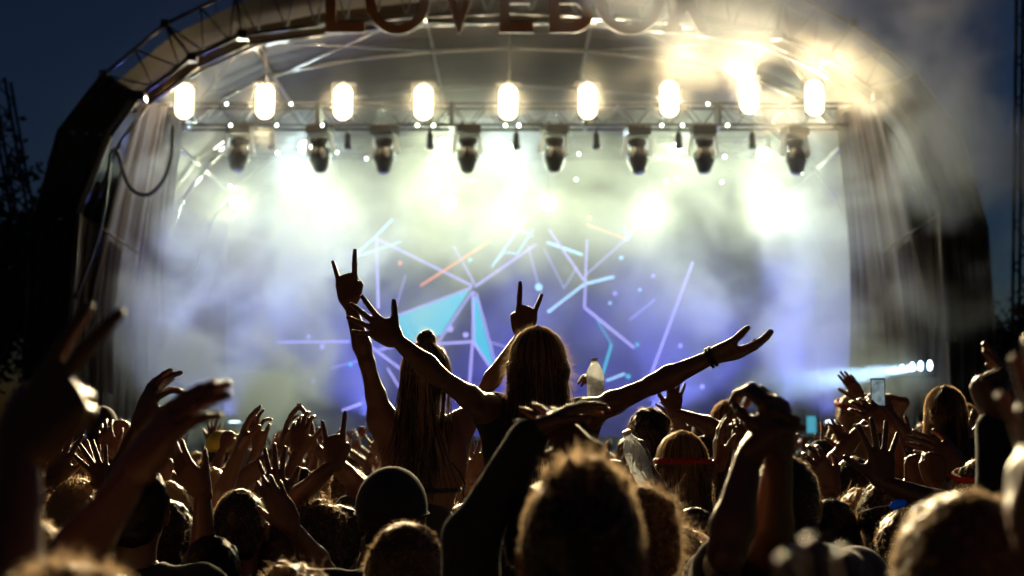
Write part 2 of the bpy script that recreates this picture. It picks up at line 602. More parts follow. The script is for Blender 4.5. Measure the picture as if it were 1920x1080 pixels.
def blinder(p, label):
    t = empty('blinder_light', p, label, 'stage light', 'blinders in the row on the front truss')
    # two lamps above each other in a black frame, facing the audience and a little down
    MB().box((0, .06, 0), (.34, .12, .66)).build('housing', M['black'], t)
    oval = [(.17 * math.cos(a), (.17 if a < math.pi else -.17) + .17 * math.sin(a)) for a in [k * math.pi / 12 for k in range(24)]]
    v = [(x, -.004, z) for x, z in oval] + [(x * .8, -.05, z * .9) for x, z in oval]
    MB().add(v, [tuple(range(24, 48))] + [(k, (k + 1) % 24, 24 + (k + 1) % 24, 24 + k) for k in range(24)]).build('glare_oval', M['glare'], t, True)  # glowing oval stands in for the glare that merges both lamps
    for z in (-.155, .155):
        MB().lathe([(.10, .0), (.10, .02), (.05, .035)], 16, Matrix.Translation((0, -.052, z)) @ Matrix.Rotation(math.pi / 2, 4, 'X')).build('lamp', M['lamp'], t, True)
    MB().tube([(x * 1.08, -.01, z * 1.03) for x, z in oval + oval[:1]], .012, 6, False).build('lamp_ring', M['black'], t, True)
    MB().tube([(-.21, .08, -.02), (-.21, .08, .38), (.21, .08, .38), (.21, .08, -.02)], .012, 6).build('yoke', M['steel'], t)
    MB().tube([(0, .1, .33), (0, .1, .42)], .02, 6).build('clamp', M['steel'], t)
    spot('lamp_light', (p.x, p.y - .2, p.z), (p.x * .25, 3.0, 1.7), WARM, BLIND_W, 46, .16, t, .8)
    l = bpy.data.lights.new('added_glow', 'POINT')  # added point light above the housing, brightening roof and smoke
    l.energy = 80
    l.color = WARM
    l.shadow_soft_size = .15
    o = link('added_glow', l, t, (0, -.15, .42))
    return t


BL = [(346, 190), (497, 190), (643, 192), (794, 192), (953, 192), (1102, 190), (1255, 186), (1405, 180), (1527, 184)]
ordn = ['first', 'second', 'third', 'fourth', 'fifth', 'sixth', 'seventh', 'eighth', 'ninth']
for i, (x, y) in enumerate(BL):
    t = blinder(P(x, y, 25.72), f'{ordn[i]} glaring blinder from the left on the front truss')
    if i > 4:       # added uplights at the right blinders brighten the smoke leaving the roof
        p = t.location
        spot('added_uplight', (p.x, p.y - .3, p.z + .3), (p.x + 4, 14, p.z + 8), (1, .82, .50), 420, 110, .16, t, .8)


def moving_head(p, label, tilt=0):
    t = empty('moving_head', p, label, 'stage light', 'moving head lights hanging under the front truss')
    MB().box((0, 0, -.07), (.40, .30, .13)).build('base', M['black'], t)
    MB().box((-.1, 0, .03), (.05, .06, .08)).box((.1, 0, .03), (.05, .06, .08)).build('clamp', M['steel'], t)
    for s in (-1, 1):
        m = MB()
        v = [(s * .17, -.06, -.135), (s * .205, -.06, -.135), (s * .265, -.05, -.46), (s * .225, -.05, -.50),
             (s * .17, .06, -.135), (s * .205, .06, -.135), (s * .265, .05, -.46), (s * .225, .05, -.50)]
        m.add(v, [(0, 1, 2, 3), (7, 6, 5, 4), (0, 4, 5, 1), (1, 5, 6, 2), (2, 6, 7, 3), (3, 7, 4, 0)])
        m.build('yoke_arm', M['lit_plastic'], t)
    MB().box((0, 0, -.165), (.34, .14, .05)).build('yoke_bridge', M['lit_plastic'], t)
    R = Matrix.Translation((0, 0, -.42)) @ Matrix.Rotation(tilt, 4, 'X') @ Matrix.Rotation(math.pi, 4, 'X')
    h = MB().lathe([(.14, -.21), (.165, -.19), (.16, -.13), (.115, -.06), (.12, -.03), (.165, .0), (.185, .08), (.18, .17), (.165, .20), (.13, .30), (.12, .33), (.095, .37)], 18, R).build('head_shell', M['black'], t, True)
    MB().lathe([(.08, .368), (.07, .385), (.02, .39)], 16, R).build('lens', M['steel'], h, True)
    for s in (-1, 1):       # pale side vents on the head
        MB().lathe([(.02, -.085), (.042, -.07), (.048, 0), (.034, .07), (.015, .085)], 10, R @ Matrix.Translation((s * .115, .125, .06)) @ Matrix.Rotation(s * .25, 4, 'Y')).build('side_vent', M['lit_plastic'], h, True)
    t.scale = (1.1, 1.1, 1.1)
    t.rotation_euler.z = random.uniform(-.45, .45)
    return t


MH = [450, 600, 721, 877, 1039, 1195, 1319, 1490]
MHY = [238, 236, 238, 236, 236, 240, 238, 240]
for i, x in enumerate(MH):
    moving_head(P(x, MHY[i], 26.1), f'{ordn[i]} moving head from the left hanging below the front truss', random.uniform(-.5, .35))


def small_par(p, label):
    t = empty('par_can', p, label, 'stage light', 'small par cans between the moving heads')
    MB().box((0, 0, -.04), (.05, .06, .09)).build('clamp', M['steel'], t)
    R = Matrix.Translation((0, 0, -.26)) @ Matrix.Rotation(math.pi, 4, 'X')
    MB().lathe([(.03, -.17), (.055, -.14), (.06, .05), (.075, .06), (.075, .14), (.02, .15)], 12, R).build('can', M['black'], t, True)
    return t


for i, x in enumerate((510, 652, 806, 968, 1118, 1272, 1410)):
    small_par(P(x, 240, 26.25), f'{ordn[i]} small par can from the left under the front truss')


def wash(p, label, col, W, r=.16, aim=None, mat='backlamp', ang=84):
    t = empty('wash_light', p, label, 'stage light', 'wash lights shining through the smoke')
    rot = Matrix.Rotation(math.pi / 2, 4, 'X')
    MB().lathe([(r * .6, -.28), (r * 1.05, -.2), (r * 1.1, .0), (r * 1.02, .01)], 18, rot).build('housing', M['black'], t, True)
    MB().lathe([(r, .004), (r * .97, .03), (r * .5, .05)], 18, rot).build('lens', M[mat], t, True)
    MB().tube([(-r * 1.2, .1, -.02), (-r * 1.2, .1, .3), (r * 1.2, .1, .3), (r * 1.2, .1, -.02)], .015, 6).build('yoke', M['steel'], t)
    spot('lamp_light', (p.x, p.y - .12, p.z), aim or (p.x * .8, 3.0, -1.5), col, W, ang, r, t, .7)
    return t


for i, (x, y) in enumerate([(410, 272), (572, 276), (832, 270), (950, 280), (1268, 280), (1432, 290)]):
    wash(P(x, y, 30.8), f'{ordn[i]} wash light from the left on the rear truss', COOL if i in (1, 3) else PALE, ROW_W, .14)
for i, (x, y) in enumerate([(445, 380), (633, 380), (842, 378), (1028, 382), (1216, 386), (1422, 384)]):
    wash(P(x, y, 32.5), f'{ordn[i]} large lamp from the left hanging low in the bright smoke', PALE, BACK_W, .16)
    p = P(x, y, 32.5)
    tag(MB().tube([(p.x, 32.6, p.z + .3), (p.x, 32.0, zb2)], .02, 6).build('drop_bar', M['steel']), f'{ordn[i]} thin bar from the left dropping a lamp from the rear truss', 'bar', 'drop bars')

# four small blue lamps on the right side, throwing a pale beam across the smoke
sidebar = empty('side_lamp_bar', P(1715, 705, 23.75), 'black bar holding four pale blue lamps at the right stage edge', 'lamp bar')
l0 = sidebar.location.copy()
MB().box((0, .1, .0), (.78, .08, .05)).build('bar', M['black'], sidebar)
MB().tube([(0, .1, 0), (0, .1, DECK - l0.z)], .025, 6).build('stand', M['steel'], sidebar)
for i, x in enumerate((1692, 1711, 1727, 1744)):
    p = P(x, 688 - i, 23.5 + i * .1) - l0
    r = (.014, .026, .03, .032)[i]
    MB().lathe([(r, -.04), (r, 0), (r * .6, .02)], 12, Matrix.Translation(p) @ Matrix.Scale(2.5, 4, (0, 0, 1)) @ Matrix.Rotation(math.pi / 2, 4, 'X')).build('lamp', M['bluelamp'], sidebar, True)
spot('beam_light', P(1735, 687, 23.4), P(1250, 752, 23.4), (.40, .66, 1), 6000, 15, .04, sidebar, .3)

# blue floor lamps on the deck behind
for i, (x, yy, a, W, ang) in enumerate([(1480, 33, (1480, 300), 6500, 26), (700, 33.5, (620, 640), 2600, 56), (1230, 33.5, (1300, 640), 2600, 56),
                                        (440, 31, (400, 660), 1500, 54), (1560, 30, (1500, 640), 1300, 50)]):
    p = P(x, 805, yy)
    t = empty('floor_lamp', p, f'{ordn[i]} blue floor lamp on the deck shining up into smoke', 'stage light', 'blue floor lamps')
    MB().lathe([(.12, -.1), (.16, .0), (.16, .14), (.14, .15)], 14).build('housing', M['black'], t, True)
    MB().lathe([(.13, .152), (.11, .17), (.03, .175)], 14).build('lens', M['bluelamp'], t, True)
    spot('lamp_light', p + Vector((0, 0, .25)), P(a[0], a[1], yy - 2.5), BLUE, W, ang, .1, t)

# glints on truss and cables, put in as small glowing beads
used_c = set()
for i in range(60):
    x = random.uniform(400, 1560)
    lv = random.choice(('on the top chord', 'on the bottom chord', 'low in the smoke', 'high in the smoke'))
    k = min(range(8), key=lambda q: abs(MH[q] - x))
    key = (k, x > MH[k], lv)
    if key in used_c or len(used_c) > 34:
        continue
    used_c.add(key)
    y, yy = {'on the top chord': (195, 25.9), 'on the bottom chord': (235, 25.9), 'low in the smoke': (random.uniform(320, 350), 29), 'high in the smoke': (random.uniform(285, 310), 28.5)}[lv]
    tag(MB().lathe([(.004, -.028), (.024, -.012), (.024, .012), (.004, .028)], 8).build('glint_bead', M['spark'], None, True, P(x, y, yy)),
        f"tiny glowing bead as glint {lv}, {'right' if x > MH[k] else 'left'} of the {ordn[k]} moving head", 'lamp', 'tiny glowing glint beads in the rig')


# ---- drapes on both sides
def pleated(pts_top, pts_bot, Yt, Yb, folds, amp, name, mat, label, grp, f=lambda p: p):
    nu, nv = folds * 8, 14
    vv = []
    for j in range(nv + 1):
        t = j / nv
        for i in range(nu + 1):
            s = i / nu
            a = lerp(Vector(pts_top[0]), Vector(pts_top[1]), s)
            b = lerp(Vector(pts_bot[0]), Vector(pts_bot[1]), s)
            q = lerp(a, b, t)
            belly = math.sin(math.pi * t) * pts_bot[2]
            y = lerp(lerp(Yt[0], Yt[1], s), lerp(Yb[0], Yb[1], s), t)
            p = P(q.x + belly, q.y, y)
            ph = (s + .06 * math.sin(s * 9 + t * 1.5) + .03 * math.sin(s * 23)) * folds * 2 * math.pi
            w = amp * (.35 + .65 * t)
            p += Vector((.35 * w * math.sin(ph * 1.0 + 1.1), w * (math.sin(ph) + .35 * math.sin(ph * 2.3 + t * 2)), 0))
            vv.append(f(p))
    ff = [(j * (nu + 1) + i, j * (nu + 1) + i + 1, (j + 1) * (nu + 1) + i + 1, (j + 1) * (nu + 1) + i) for j in range(nv) for i in range(nu)]
    return tag(MB().add(vv, ff).build(name, mat, None, True), label, 'curtain', grp)


for f, side in ((lambda p: p, 'left'), (mirror, 'right')):
    pleated(((262, 186), (345, 205)), ((140, 770), (325, 800), -14), (24.3, 26.5), (24.3, 26.8), 7, .10, 'side_curtain', M['drape'],
            f'tall grey-brown pleated curtain hanging at the {side} stage edge', 'side curtains', f)
    pleated(((148, 400), (228, 470)), ((134, 720), (215, 740), -6), (24.15, 24.6), (24.15, 24.6), 6, .05, 'side_curtain', M['drape'],
            f'shorter pale pleated curtain below the pole at the {side} stage edge', 'side curtains', f)
    pleated(((225, 330), (318, 330)), ((185, 800), (318, 812), 0), (24.9, 33), (24.9, 33), 16, .12, 'side_curtain', M['cloth'],
            f'black inner curtain running back along the {side} side of the stage', 'side curtains', f)
    t = empty('curtain_pole', f(P(148, 400, 24.1)), f'thin metal pole across the {side} side curtain', 'pole', 'curtain poles')
    tl = t.location.copy()
    MB().tube([(0, 0, 0), f(P(260, 475, 24.5)) - tl], .022, 6).build('crossbar', M['metal'], t, True)
    MB().tube([(0, 0, 0), f(P(135, 640, 24.1)) - tl], .016, 6).build('upright', M['metal'], t, True)
    MB().box((0, 0, 0), (.12, .08, .10)).build('joint', M['metal'], t)

cb1 = [(325, 236), (322, 290), (308, 335), (285, 362), (262, 364), (242, 348), (230, 318), (222, 288), (212, 282), (206, 300), (200, 360), (185, 440), (160, 510), (142, 560)]


def smooth_path(pts, n=4):
    out = []
    for i in range(len(pts) - 1):
        p0, p1, p2, p3 = pts[max(i - 1, 0)], pts[i], pts[i + 1], pts[min(i + 2, len(pts) - 1)]
        for k in range(n):
            t = k / n
            out.append(.5 * ((2 * p1) + (p2 - p0) * t + (2 * p0 - 5 * p1 + 4 * p2 - p3) * t * t + (3 * p1 - p0 - 3 * p2 + p3) * t ** 3))
    out.append(pts[-1])
    return out


tag(MB().tube(smooth_path([P(x, y, 23.9) for x, y in cb1]), .035, 8).build('cable', M['rubber'], None, True), 'thick black cable looping down in front of the left curtain', 'cable')
tag(MB().tube(smooth_path([P(x, y, 24.2) for x, y in ((1602, 190), (1660, 200), (1700, 260), (1780, 400))]), .02, 6).build('guy_cable', M['metal'], None, True), 'thin straight cable sloping down inside the right leg of arch', 'cable')

# small stage gear
t = empty('speaker_cabinet', P(155, 800, 24.2), 'tall narrow blue-grey loudspeaker at the left stage corner', 'loudspeaker')
t.location.z = DECK
hgt = P(155, 752, 24.2).z - DECK
MB().box((0, 0, hgt / 2), (.16, .2, hgt)).build('cabinet', pbr('blue_grey_paint', (.2, .25, .5), .5), t)
MB().box((0, -.104, hgt / 2), (.13, .012, hgt * .9)).build('grille', M['steel'], t)
MB().tube([(-.12, 0, 0), (-.12, 0, hgt + .18)], .012, 6).build('antenna', M['metal'], t)
t = empty('mixing_desk', P(1522, 822, 29), 'small pale cyan lit desk screen at the right of the stage', 'desk')
MB().box((0, 0, .0), (.5, .4, .1)).build('desk_top', M['black'], t)
MB().box((0, 0, .28), (.18, .04, .34)).build('screen', emit('cyan_screen', (.1, .6, .8), .6), t)
MB().box((0, 0, -.5 * (t.location.z - DECK) - .05), (.4, .3, max(.1, t.location.z - DECK - .1))).build('pedestal', M['black'], t)


# ---- letters in front of the arch
def letter_mesh(ch, h, w, st, d=.07):
    m = MB()

    def poly(ps):
        n = len(ps)
        m.add([(x, -d / 2, z) for x, z in ps] + [(x, d / 2, z) for x, z in ps],
              [tuple(range(n)), tuple(range(2 * n - 1, n - 1, -1))] + [(i, i + n, (i + 1) % n + n, (i + 1) % n) for i in range(n)])

    def ring(cx, cz, rx, rz, s, a0=0, a1=2 * math.pi, n=40):
        full = abs(a1 - a0) > 6.2
        ou = [(cx + rx * math.cos(a0 + (a1 - a0) * i / n), cz + rz * math.sin(a0 + (a1 - a0) * i / n)) for i in range(n + 1)]
        inn = [(cx + (rx - s) * math.cos(a0 + (a1 - a0) * i / n), cz + (rz - s) * math.sin(a0 + (a1 - a0) * i / n)) for i in range(n + 1)]
        v = [(x, y, z) for y in (-d / 2, d / 2) for (x, z) in ou + inn]
        k = n + 1
        f = []
        for i in range(n):
            f += [(i, i + 1, k + i + 1, k + i), (2 * k + i, 3 * k + i, 3 * k + i + 1, 2 * k + i + 1), (i, 2 * k + i, 2 * k + i + 1, i + 1), (k + i, k + i + 1, 3 * k + i + 1, 3 * k + i)]
        m.add(v, f)

    if ch == 'L':
        poly([(0, 0), (w, 0), (w, st), (st, st), (st, h), (0, h)])
    if ch == 'O':
        ring(w / 2, h / 2, w / 2, h / 2 + .03, st)
    if ch == 'V':
        poly([(w / 2 - st * .12, 0), (w / 2 + st * .12, 0), (w, h), (w - st * 1.12, h), (w / 2, st * 1.7), (st * 1.12, h), (0, h)])
    if ch == 'E':
        poly([(0, 0), (w, 0), (w, st), (st, st), (st, h / 2 - st / 2), (w * .9, h / 2 - st / 2), (w * .9, h / 2 + st / 2), (st, h / 2 + st / 2), (st, h - st), (w, h - st), (w, h), (0, h)])
    if ch == 'B':
        poly([(0, 0), (st, 0), (st, h), (0, h)])
        r = (h + st) / 4
        for cz in (r, h - r):
            ring(w - r, cz, r, r, st, -math.pi / 2, math.pi / 2, 20)
            m.box(((st + w - r) / 2, 0, cz - r + st / 2), (w - r - st - .002, d * .98, st))
            m.box(((st + w - r) / 2, 0, cz + r - st / 2 - .001), (w - r - st - .002, d * .94, st))
    if ch == 'X':
        for (xa, xb) in ((0, 1), (1, 0)):
            a, b = xa * (w - st * 1.15), xb * (w - st * 1.15)
            dd = .004 * xa
            v = [(a, -d / 2 - dd, 0), (a + st * 1.15, -d / 2 - dd, 0), (b + st * 1.15, -d / 2 - dd, h), (b, -d / 2 - dd, h)]
            v += [(x, d / 2 + dd, z) for x, _, z in v]
            m.add(v, [(0, 1, 2, 3), (7, 6, 5, 4), (0, 4, 5, 1), (1, 5, 6, 2), (2, 6, 7, 3), (3, 7, 4, 0)])
    return m


YL = 23.4
sc_ = YL / FPX
sign = empty('stage_sign', P(955, 62, YL), 'row of large brown letters LOVEBOX fixed across the top of the arch', 'sign')
so = sign.location.copy()
h_l = 135 * sc_
for ch, x, w in (('L', 610, 76), ('O', 684, 126), ('V', 816, 92), ('E', 936, 66), ('B', 1030, 84), ('O', 1116, 134), ('X', 1244, 90)):
    o = letter_mesh(ch, h_l, w * sc_, 20 * sc_).build('letter', M['letter'], sign)
    o.location = (P(x, 72, YL).x - so.x, 0, 0)
    o['label'] = 'brown letter ' + ch
MB().tube([(-3.2, .12, h_l * .62), (3.4, .12, h_l * .62)], .025, 6).build('letter_rail', M['steel'], sign)
MB().tube([(-3.2, .12, h_l * .18), (3.4, .12, h_l * .18)], .02, 6).build('letter_rail', M['steel'], sign)


# ================================================================== TREES AND MASTS
def tree(x, y, h, w, label, seed):
    r = np.random.RandomState(seed)
    t = empty('tree', (x, y, 0), label, 'tree', 'dark trees beside the stage')
    m = MB().tube([(0, 0, 0), (.1, 0, h * .35), (0, .1, h * .7)], [w * .07, w * .05, w * .02], 8)
    for i in range(7):
        a = r.rand() * 6.3
        z0 = h * (.3 + .35 * r.rand())
        m.tube([(0, 0, z0), (math.cos(a) * w * .25, math.sin(a) * w * .25, z0 + h * .12), (math.cos(a) * w * .42, math.sin(a) * w * .42, z0 + h * .2)], [w * .02, w * .014, w * .005], 5)
    m.build('trunk', M['bark'], t, True)
    n = 60
    cs = np.stack([r.normal(0, w * .24, n), r.normal(0, w * .24, n), h * (.62 + r.normal(0, .17, n))], 1)
    lv = []
    lf = []
    for c in cs:
        k = 130
        p = c + r.normal(0, w * .085, (k, 3))
        s = .10 + .10 * r.rand(k, 1)
        d1 = r.normal(0, 1, (k, 3))
        d1 /= np.linalg.norm(d1, axis=1, keepdims=True)
        d2 = np.cross(d1, r.normal(0, 1, (k, 3)))
        d2 /= np.linalg.norm(d2, axis=1, keepdims=True)
        b = len(lv)
        q = np.stack([p - d1 * s, p + d2 * s * .5, p + d1 * s, p - d2 * s * .5], 1).reshape(-1, 3)
        lv += q.tolist()
        lf += [(b + 4 * i, b + 4 * i + 1, b + 4 * i + 2, b + 4 * i + 3) for i in range(k)]
    MB().add(lv, lf).build('crown', M['leaf'], t)


p = P(20, 300, 44)
tree(p.x - .6, 44, p.z + .4, 4.6, 'dark tree beyond the left leg of the arch', 3)
p = P(-30, 380, 38)
tree(p.x - 1.5, 38, p.z, 4.6, 'lower dark tree at the far left edge', 4)
p = P(1890, 600, 48)
tree(p.x + 1.2, 48, p.z, 5.5, 'dark tree beyond the right leg of the arch', 5)
p = P(1960, 560, 60)
tree(p.x + 1.5, 60, p.z + 1, 6.5, 'far dark tree at the right edge of view', 6)


def mast(px0, py0, px1, py1, Y, w, label):
    a, b = P(px0, py0, Y), P(px1, py1, Y)
    t = empty('lattice_mast', (b.x, Y, 0), label, 'mast', 'lattice masts beside the stage')
    d = a - b
    a = b + d * 1.0
    o = Vector(t.location)
    # continue the leaning line to the ground
    g0 = b - d * (b.z / d.z)
    for sx, sy in ((-1, -1), (1, -1), (1, 1), (-1, 1)):
        f = Vector((sx * w / 2, sy * w / 2, 0))
        MB().tube([g0 + f - o, a + f - o], .045, 6).build('leg', M['steel'], t, True)
    n = int((a - g0).length / (w * 1.1))
    for i in range(n):
        p0, p1 = lerp(g0, a, i / n) - o, lerp(g0, a, (i + 1) / n) - o
        s = 1 if i % 2 else -1
        MB().tube([p0 + Vector((-s * w / 2, -w / 2, 0)), p1 + Vector((s * w / 2, -w / 2, 0))], .025, 5).build('brace', M['steel'], t)
        MB().tube([p0 + Vector((s * w / 2, w / 2, 0)), p1 + Vector((-s * w / 2, w / 2, 0))], .025, 5).build('brace', M['steel'], t)


mast(-2, 150, 24, 300, 40, .5, 'leaning lattice mast left of the stage at the edge of view')
mast(1930, -80, 1924, 450, 34, .45, 'upright lattice mast right of the stage at the edge of view')

# ================================================================== PEOPLE: SDF bodies
BIG = 9.0


class Field:
    """a signed distance field on a box grid, blended shapes, meshed with surface nets"""

    def __init__(s, lo, hi, h):
        s.h = h
        s.lo = np.array(lo, float) - 2 * h
        n = np.ceil((np.array(hi, float) + 2 * h - s.lo) / h).astype(int) + 1
        s.ax = [s.lo[k] + h * np.arange(n[k]) for k in range(3)]
        s.D = np.full(n, BIG, np.float32)

    def _sub(s, lo, hi):
        sl = []
        for k in range(3):
            a = max(0, int((lo[k] - s.lo[k]) / s.h) - 1)
            b = min(len(s.ax[k]), int((hi[k] - s.lo[k]) / s.h) + 3)
            if b <= a:
                return None
            sl.append(slice(a, b))
        X, Y, Z = np.meshgrid(s.ax[0][sl[0]], s.ax[1][sl[1]], s.ax[2][sl[2]], indexing='ij', sparse=True)
        return tuple(sl), X, Y, Z

    def _mix(s, sl, d, k):
        a = s.D[sl]
        h = np.clip(.5 + .5 * (a - d) / k, 0, 1)
        s.D[sl] = a + (d - a) * h - k * h * (1 - h)

    def cone(s, a, b, r0, r1, k=.02, fy=1.0):
        """round cone a-b; fy < 1 flattens it front to back"""
        a = np.array(a, float)
        b = np.array(b, float)
        m = max(r0, r1) + k + .03
        q = s._sub(np.minimum(a, b) - m, np.maximum(a, b) + m)
        if q is None:
            return
        sl, X, Y, Z = q
        ba = b - a
        ba2 = np.array([ba[0], ba[1] / fy, ba[2]])
        L2 = max(1e-9, ba2 @ ba2)
        px, py, pz = X - a[0], (Y - a[1]) / fy, Z - a[2]
        t = np.clip((px * ba2[0] + py * ba2[1] + pz * ba2[2]) / L2, 0, 1)
        d = np.sqrt((px - t * ba2[0]) ** 2 + (py - t * ba2[1]) ** 2 + (pz - t * ba2[2]) ** 2) - (r0 + (r1 - r0) * t)
        s._mix(sl, d * (fy if fy < 1 else 1), k)

    def ell(s, c, r, k=.02):
        c = np.array(c, float)
        r = np.array(r, float)
        q = s._sub(c - r - k - .03, c + r + k + .03)
        if q is None:
            return
        sl, X, Y, Z = q
        n = np.sqrt(((X - c[0]) / r[0]) ** 2 + ((Y - c[1]) / r[1]) ** 2 + ((Z - c[2]) / r[2]) ** 2)
        g = np.sqrt(((X - c[0]) / r[0] ** 2) ** 2 + ((Y - c[1]) / r[1] ** 2) ** 2 + ((Z - c[2]) / r[2] ** 2) ** 2) + 1e-6
        s._mix(sl, n * (n - 1) / g, k)

    def cut(s, c, r):
        """carve an ellipsoid out"""
        c = np.array(c, float)
        r = np.array(r, float)
        q = s._sub(c - r, c + r)
        if q is None:
            return
        sl, X, Y, Z = q
        n = np.sqrt(((X - c[0]) / r[0]) ** 2 + ((Y - c[1]) / r[1]) ** 2 + ((Z - c[2]) / r[2]) ** 2)
        s.D[sl] = np.maximum(s.D[sl], -(n - 1) * r.min())

    def noise(s, amp, scale, seed=0):
        r = np.random.RandomState(seed)
        X, Y, Z = np.meshgrid(*s.ax, indexing='ij', sparse=True)
        w = 0
        for i in range(5):
            f = scale * (.7 + .5 * i)
            a, b, c = r.rand(3) * 6
            w = w + np.sin(X * f + a + 1.3 * np.sin(Z * f * .7)) * np.sin(Y * f + b + np.sin(X * f * .8)) * np.sin(Z * f * .9 + c) / (1 + .5 * i)
        s.D += (amp * w).astype(np.float32)

    def mesh(s):
        D = s.D
        S = D < 0
        n = np.array(D.shape)
        m = n - 1
        cnt = np.zeros(m, np.int8)
        for dx in (0, 1):
            for dy in (0, 1):
                for dz in (0, 1):
                    cnt += S[dx:m[0] + dx, dy:m[1] + dy, dz:m[2] + dz]
        act = (cnt > 0) & (cnt < 8)
        idx = -np.ones(m, np.int64)
        cells = np.argwhere(act)
        idx[act] = np.arange(len(cells))
        P_ = np.zeros((len(cells), 3))
        C = np.zeros(len(cells))
        i, j, k = cells.T
        for ax in range(3):
            o = [a for a in range(3) if a != ax]
            for u in (0, 1):
                for v in (0, 1):
                    d = np.zeros(3, int)
                    d[o[0]] = u
                    d[o[1]] = v
                    e = d.copy()
                    e[ax] = 1
                    a = D[i + d[0], j + d[1], k + d[2]].astype(float)
                    b = D[i + e[0], j + e[1], k + e[2]].astype(float)
                    x = (a < 0) != (b < 0)
                    t = np.where(x, a / np.where(x, a - b, 1), 0)
                    pt = np.tile(d.astype(float), (len(cells), 1))
                    pt[:, ax] += t
                    P_[x] += pt[x]
                    C[x] += 1
        V = s.lo + (cells + P_ / C[:, None]) * s.h
        F_ = []
        for ax in range(3):
            o = [(ax + 1) % 3, (ax + 2) % 3]
            sl0 = [slice(1, n[q] - 1) for q in range(3)]
            sl1 = list(sl0)
            sl0[ax] = slice(0, n[ax] - 1)
            sl1[ax] = slice(1, n[ax])
            a, b = S[tuple(sl0)], S[tuple(sl1)]
            e = np.argwhere(a != b)
            if not len(e):
                continue
            off = np.array([1, 1, 1])
            off[ax] = 0
            g = e + off
            inside = a[tuple(e.T)]

            def at(u, v):
                q = g.copy()
                q[:, o[0]] -= u
                q[:, o[1]] -= v
                return idx[tuple(q.T)]

            Q = np.stack([at(1, 1), at(0, 1), at(0, 0), at(1, 0)], 1)
            Q[~inside] = Q[~inside][:, ::-1]
            F_.append(Q)
        F_ = np.concatenate(F_)
        F_ = F_[(F_ >= 0).all(1)]
        return V, F_


def npmesh(name, parts, mat, parent=None, smooth=True, loc=None, tris=()):
    """parts: list of (V, quads)"""
    off = 0
    VV = []
    FF = []
    for V, Q in parts:
        VV.append(V)
        FF.append(Q + off)
        off += len(V)
    V = np.concatenate(VV)
    Q = np.concatenate(FF)
    me = bpy.data.meshes.new(name)
    me.vertices.add(len(V))
    me.vertices.foreach_set('co', V.astype(np.float32).ravel())
    me.loops.add(Q.size)
    me.loops.foreach_set('vertex_index', Q.astype(np.int32).ravel())
    me.polygons.add(len(Q))
    me.polygons.foreach_set('loop_start', np.arange(0, Q.size, 4, dtype=np.int32))
    me.polygons.foreach_set('loop_total', np.full(len(Q), 4, np.int32))
    if smooth:
        me.polygons.foreach_set('use_smooth', np.ones(len(Q), bool))
    me.update(calc_edges=True)
    me.materials.append(mat)
    return link(name, me, parent, loc)


def np_vec(v):
    return np.array([v[0], v[1], v[2]], float)


def unit(v):
    return v / (np.linalg.norm(v) + 1e-9)


# ---------------------------------------------------------------- hands
# local frame: wrist at the origin, fingers along +z, palm looks to +y, thumb on +x
POSES = dict(
    open=dict(curl=[(8, 10, 8), (5, 8, 8), (7, 8, 8), (12, 10, 8)], spread=(-14, -4, 6, 17), thumb=(42, 8, 10)),
    spread=dict(curl=[(2, 6, 5), (0, 5, 5), (2, 6, 5), (5, 8, 5)], spread=(-20, -6, 9, 24), thumb=(55, 5, 5)),
    clap=dict(curl=[(16, 14, 10), (18, 14, 10), (18, 16, 12), (22, 18, 12)], spread=(-3, 0, 2, 4), thumb=(38, 18, 8)),
    claw=dict(curl=[(25, 35, 20), (22, 32, 22), (28, 34, 20), (34, 34, 20)], spread=(-9, -2, 4, 11), thumb=(45, 25, 15)),
    horns=dict(curl=[(0, 5, 3), (86, 95, 50), (88, 95, 50), (4, 6, 4)], spread=(-7, 0, 0, 12), thumb=(24, 62, 40)),
    point=dict(curl=[(0, 5, 3), (80, 95, 55), (84, 95, 55), (86, 95, 55)], spread=(-2, 0, 0, 3), thumb=(22, 60, 40)),
    fist=dict(curl=[(84, 92, 55), (86, 95, 55), (88, 95, 55), (88, 92, 55)], spread=(0, 0, 0, 0), thumb=(22, 60, 45)),
    grip=dict(curl=[(50, 48, 30), (52, 50, 30), (54, 50, 30), (56, 50, 30)], spread=(-3, 0, 2, 4), thumb=(35, 50, 25)),
    two=dict(curl=[(4, 6, 4), (4, 6, 4), (86, 95, 50), (88, 92, 50)], spread=(-5, 5, 0, 0), thumb=(24, 60, 40)),
    pinch=dict(curl=[(45, 35, 20), (20, 25, 15), (15, 20, 12), (14, 18, 10)], spread=(-4, 0, 6, 13), thumb=(30, 45, 25)),
)
_HC = {}


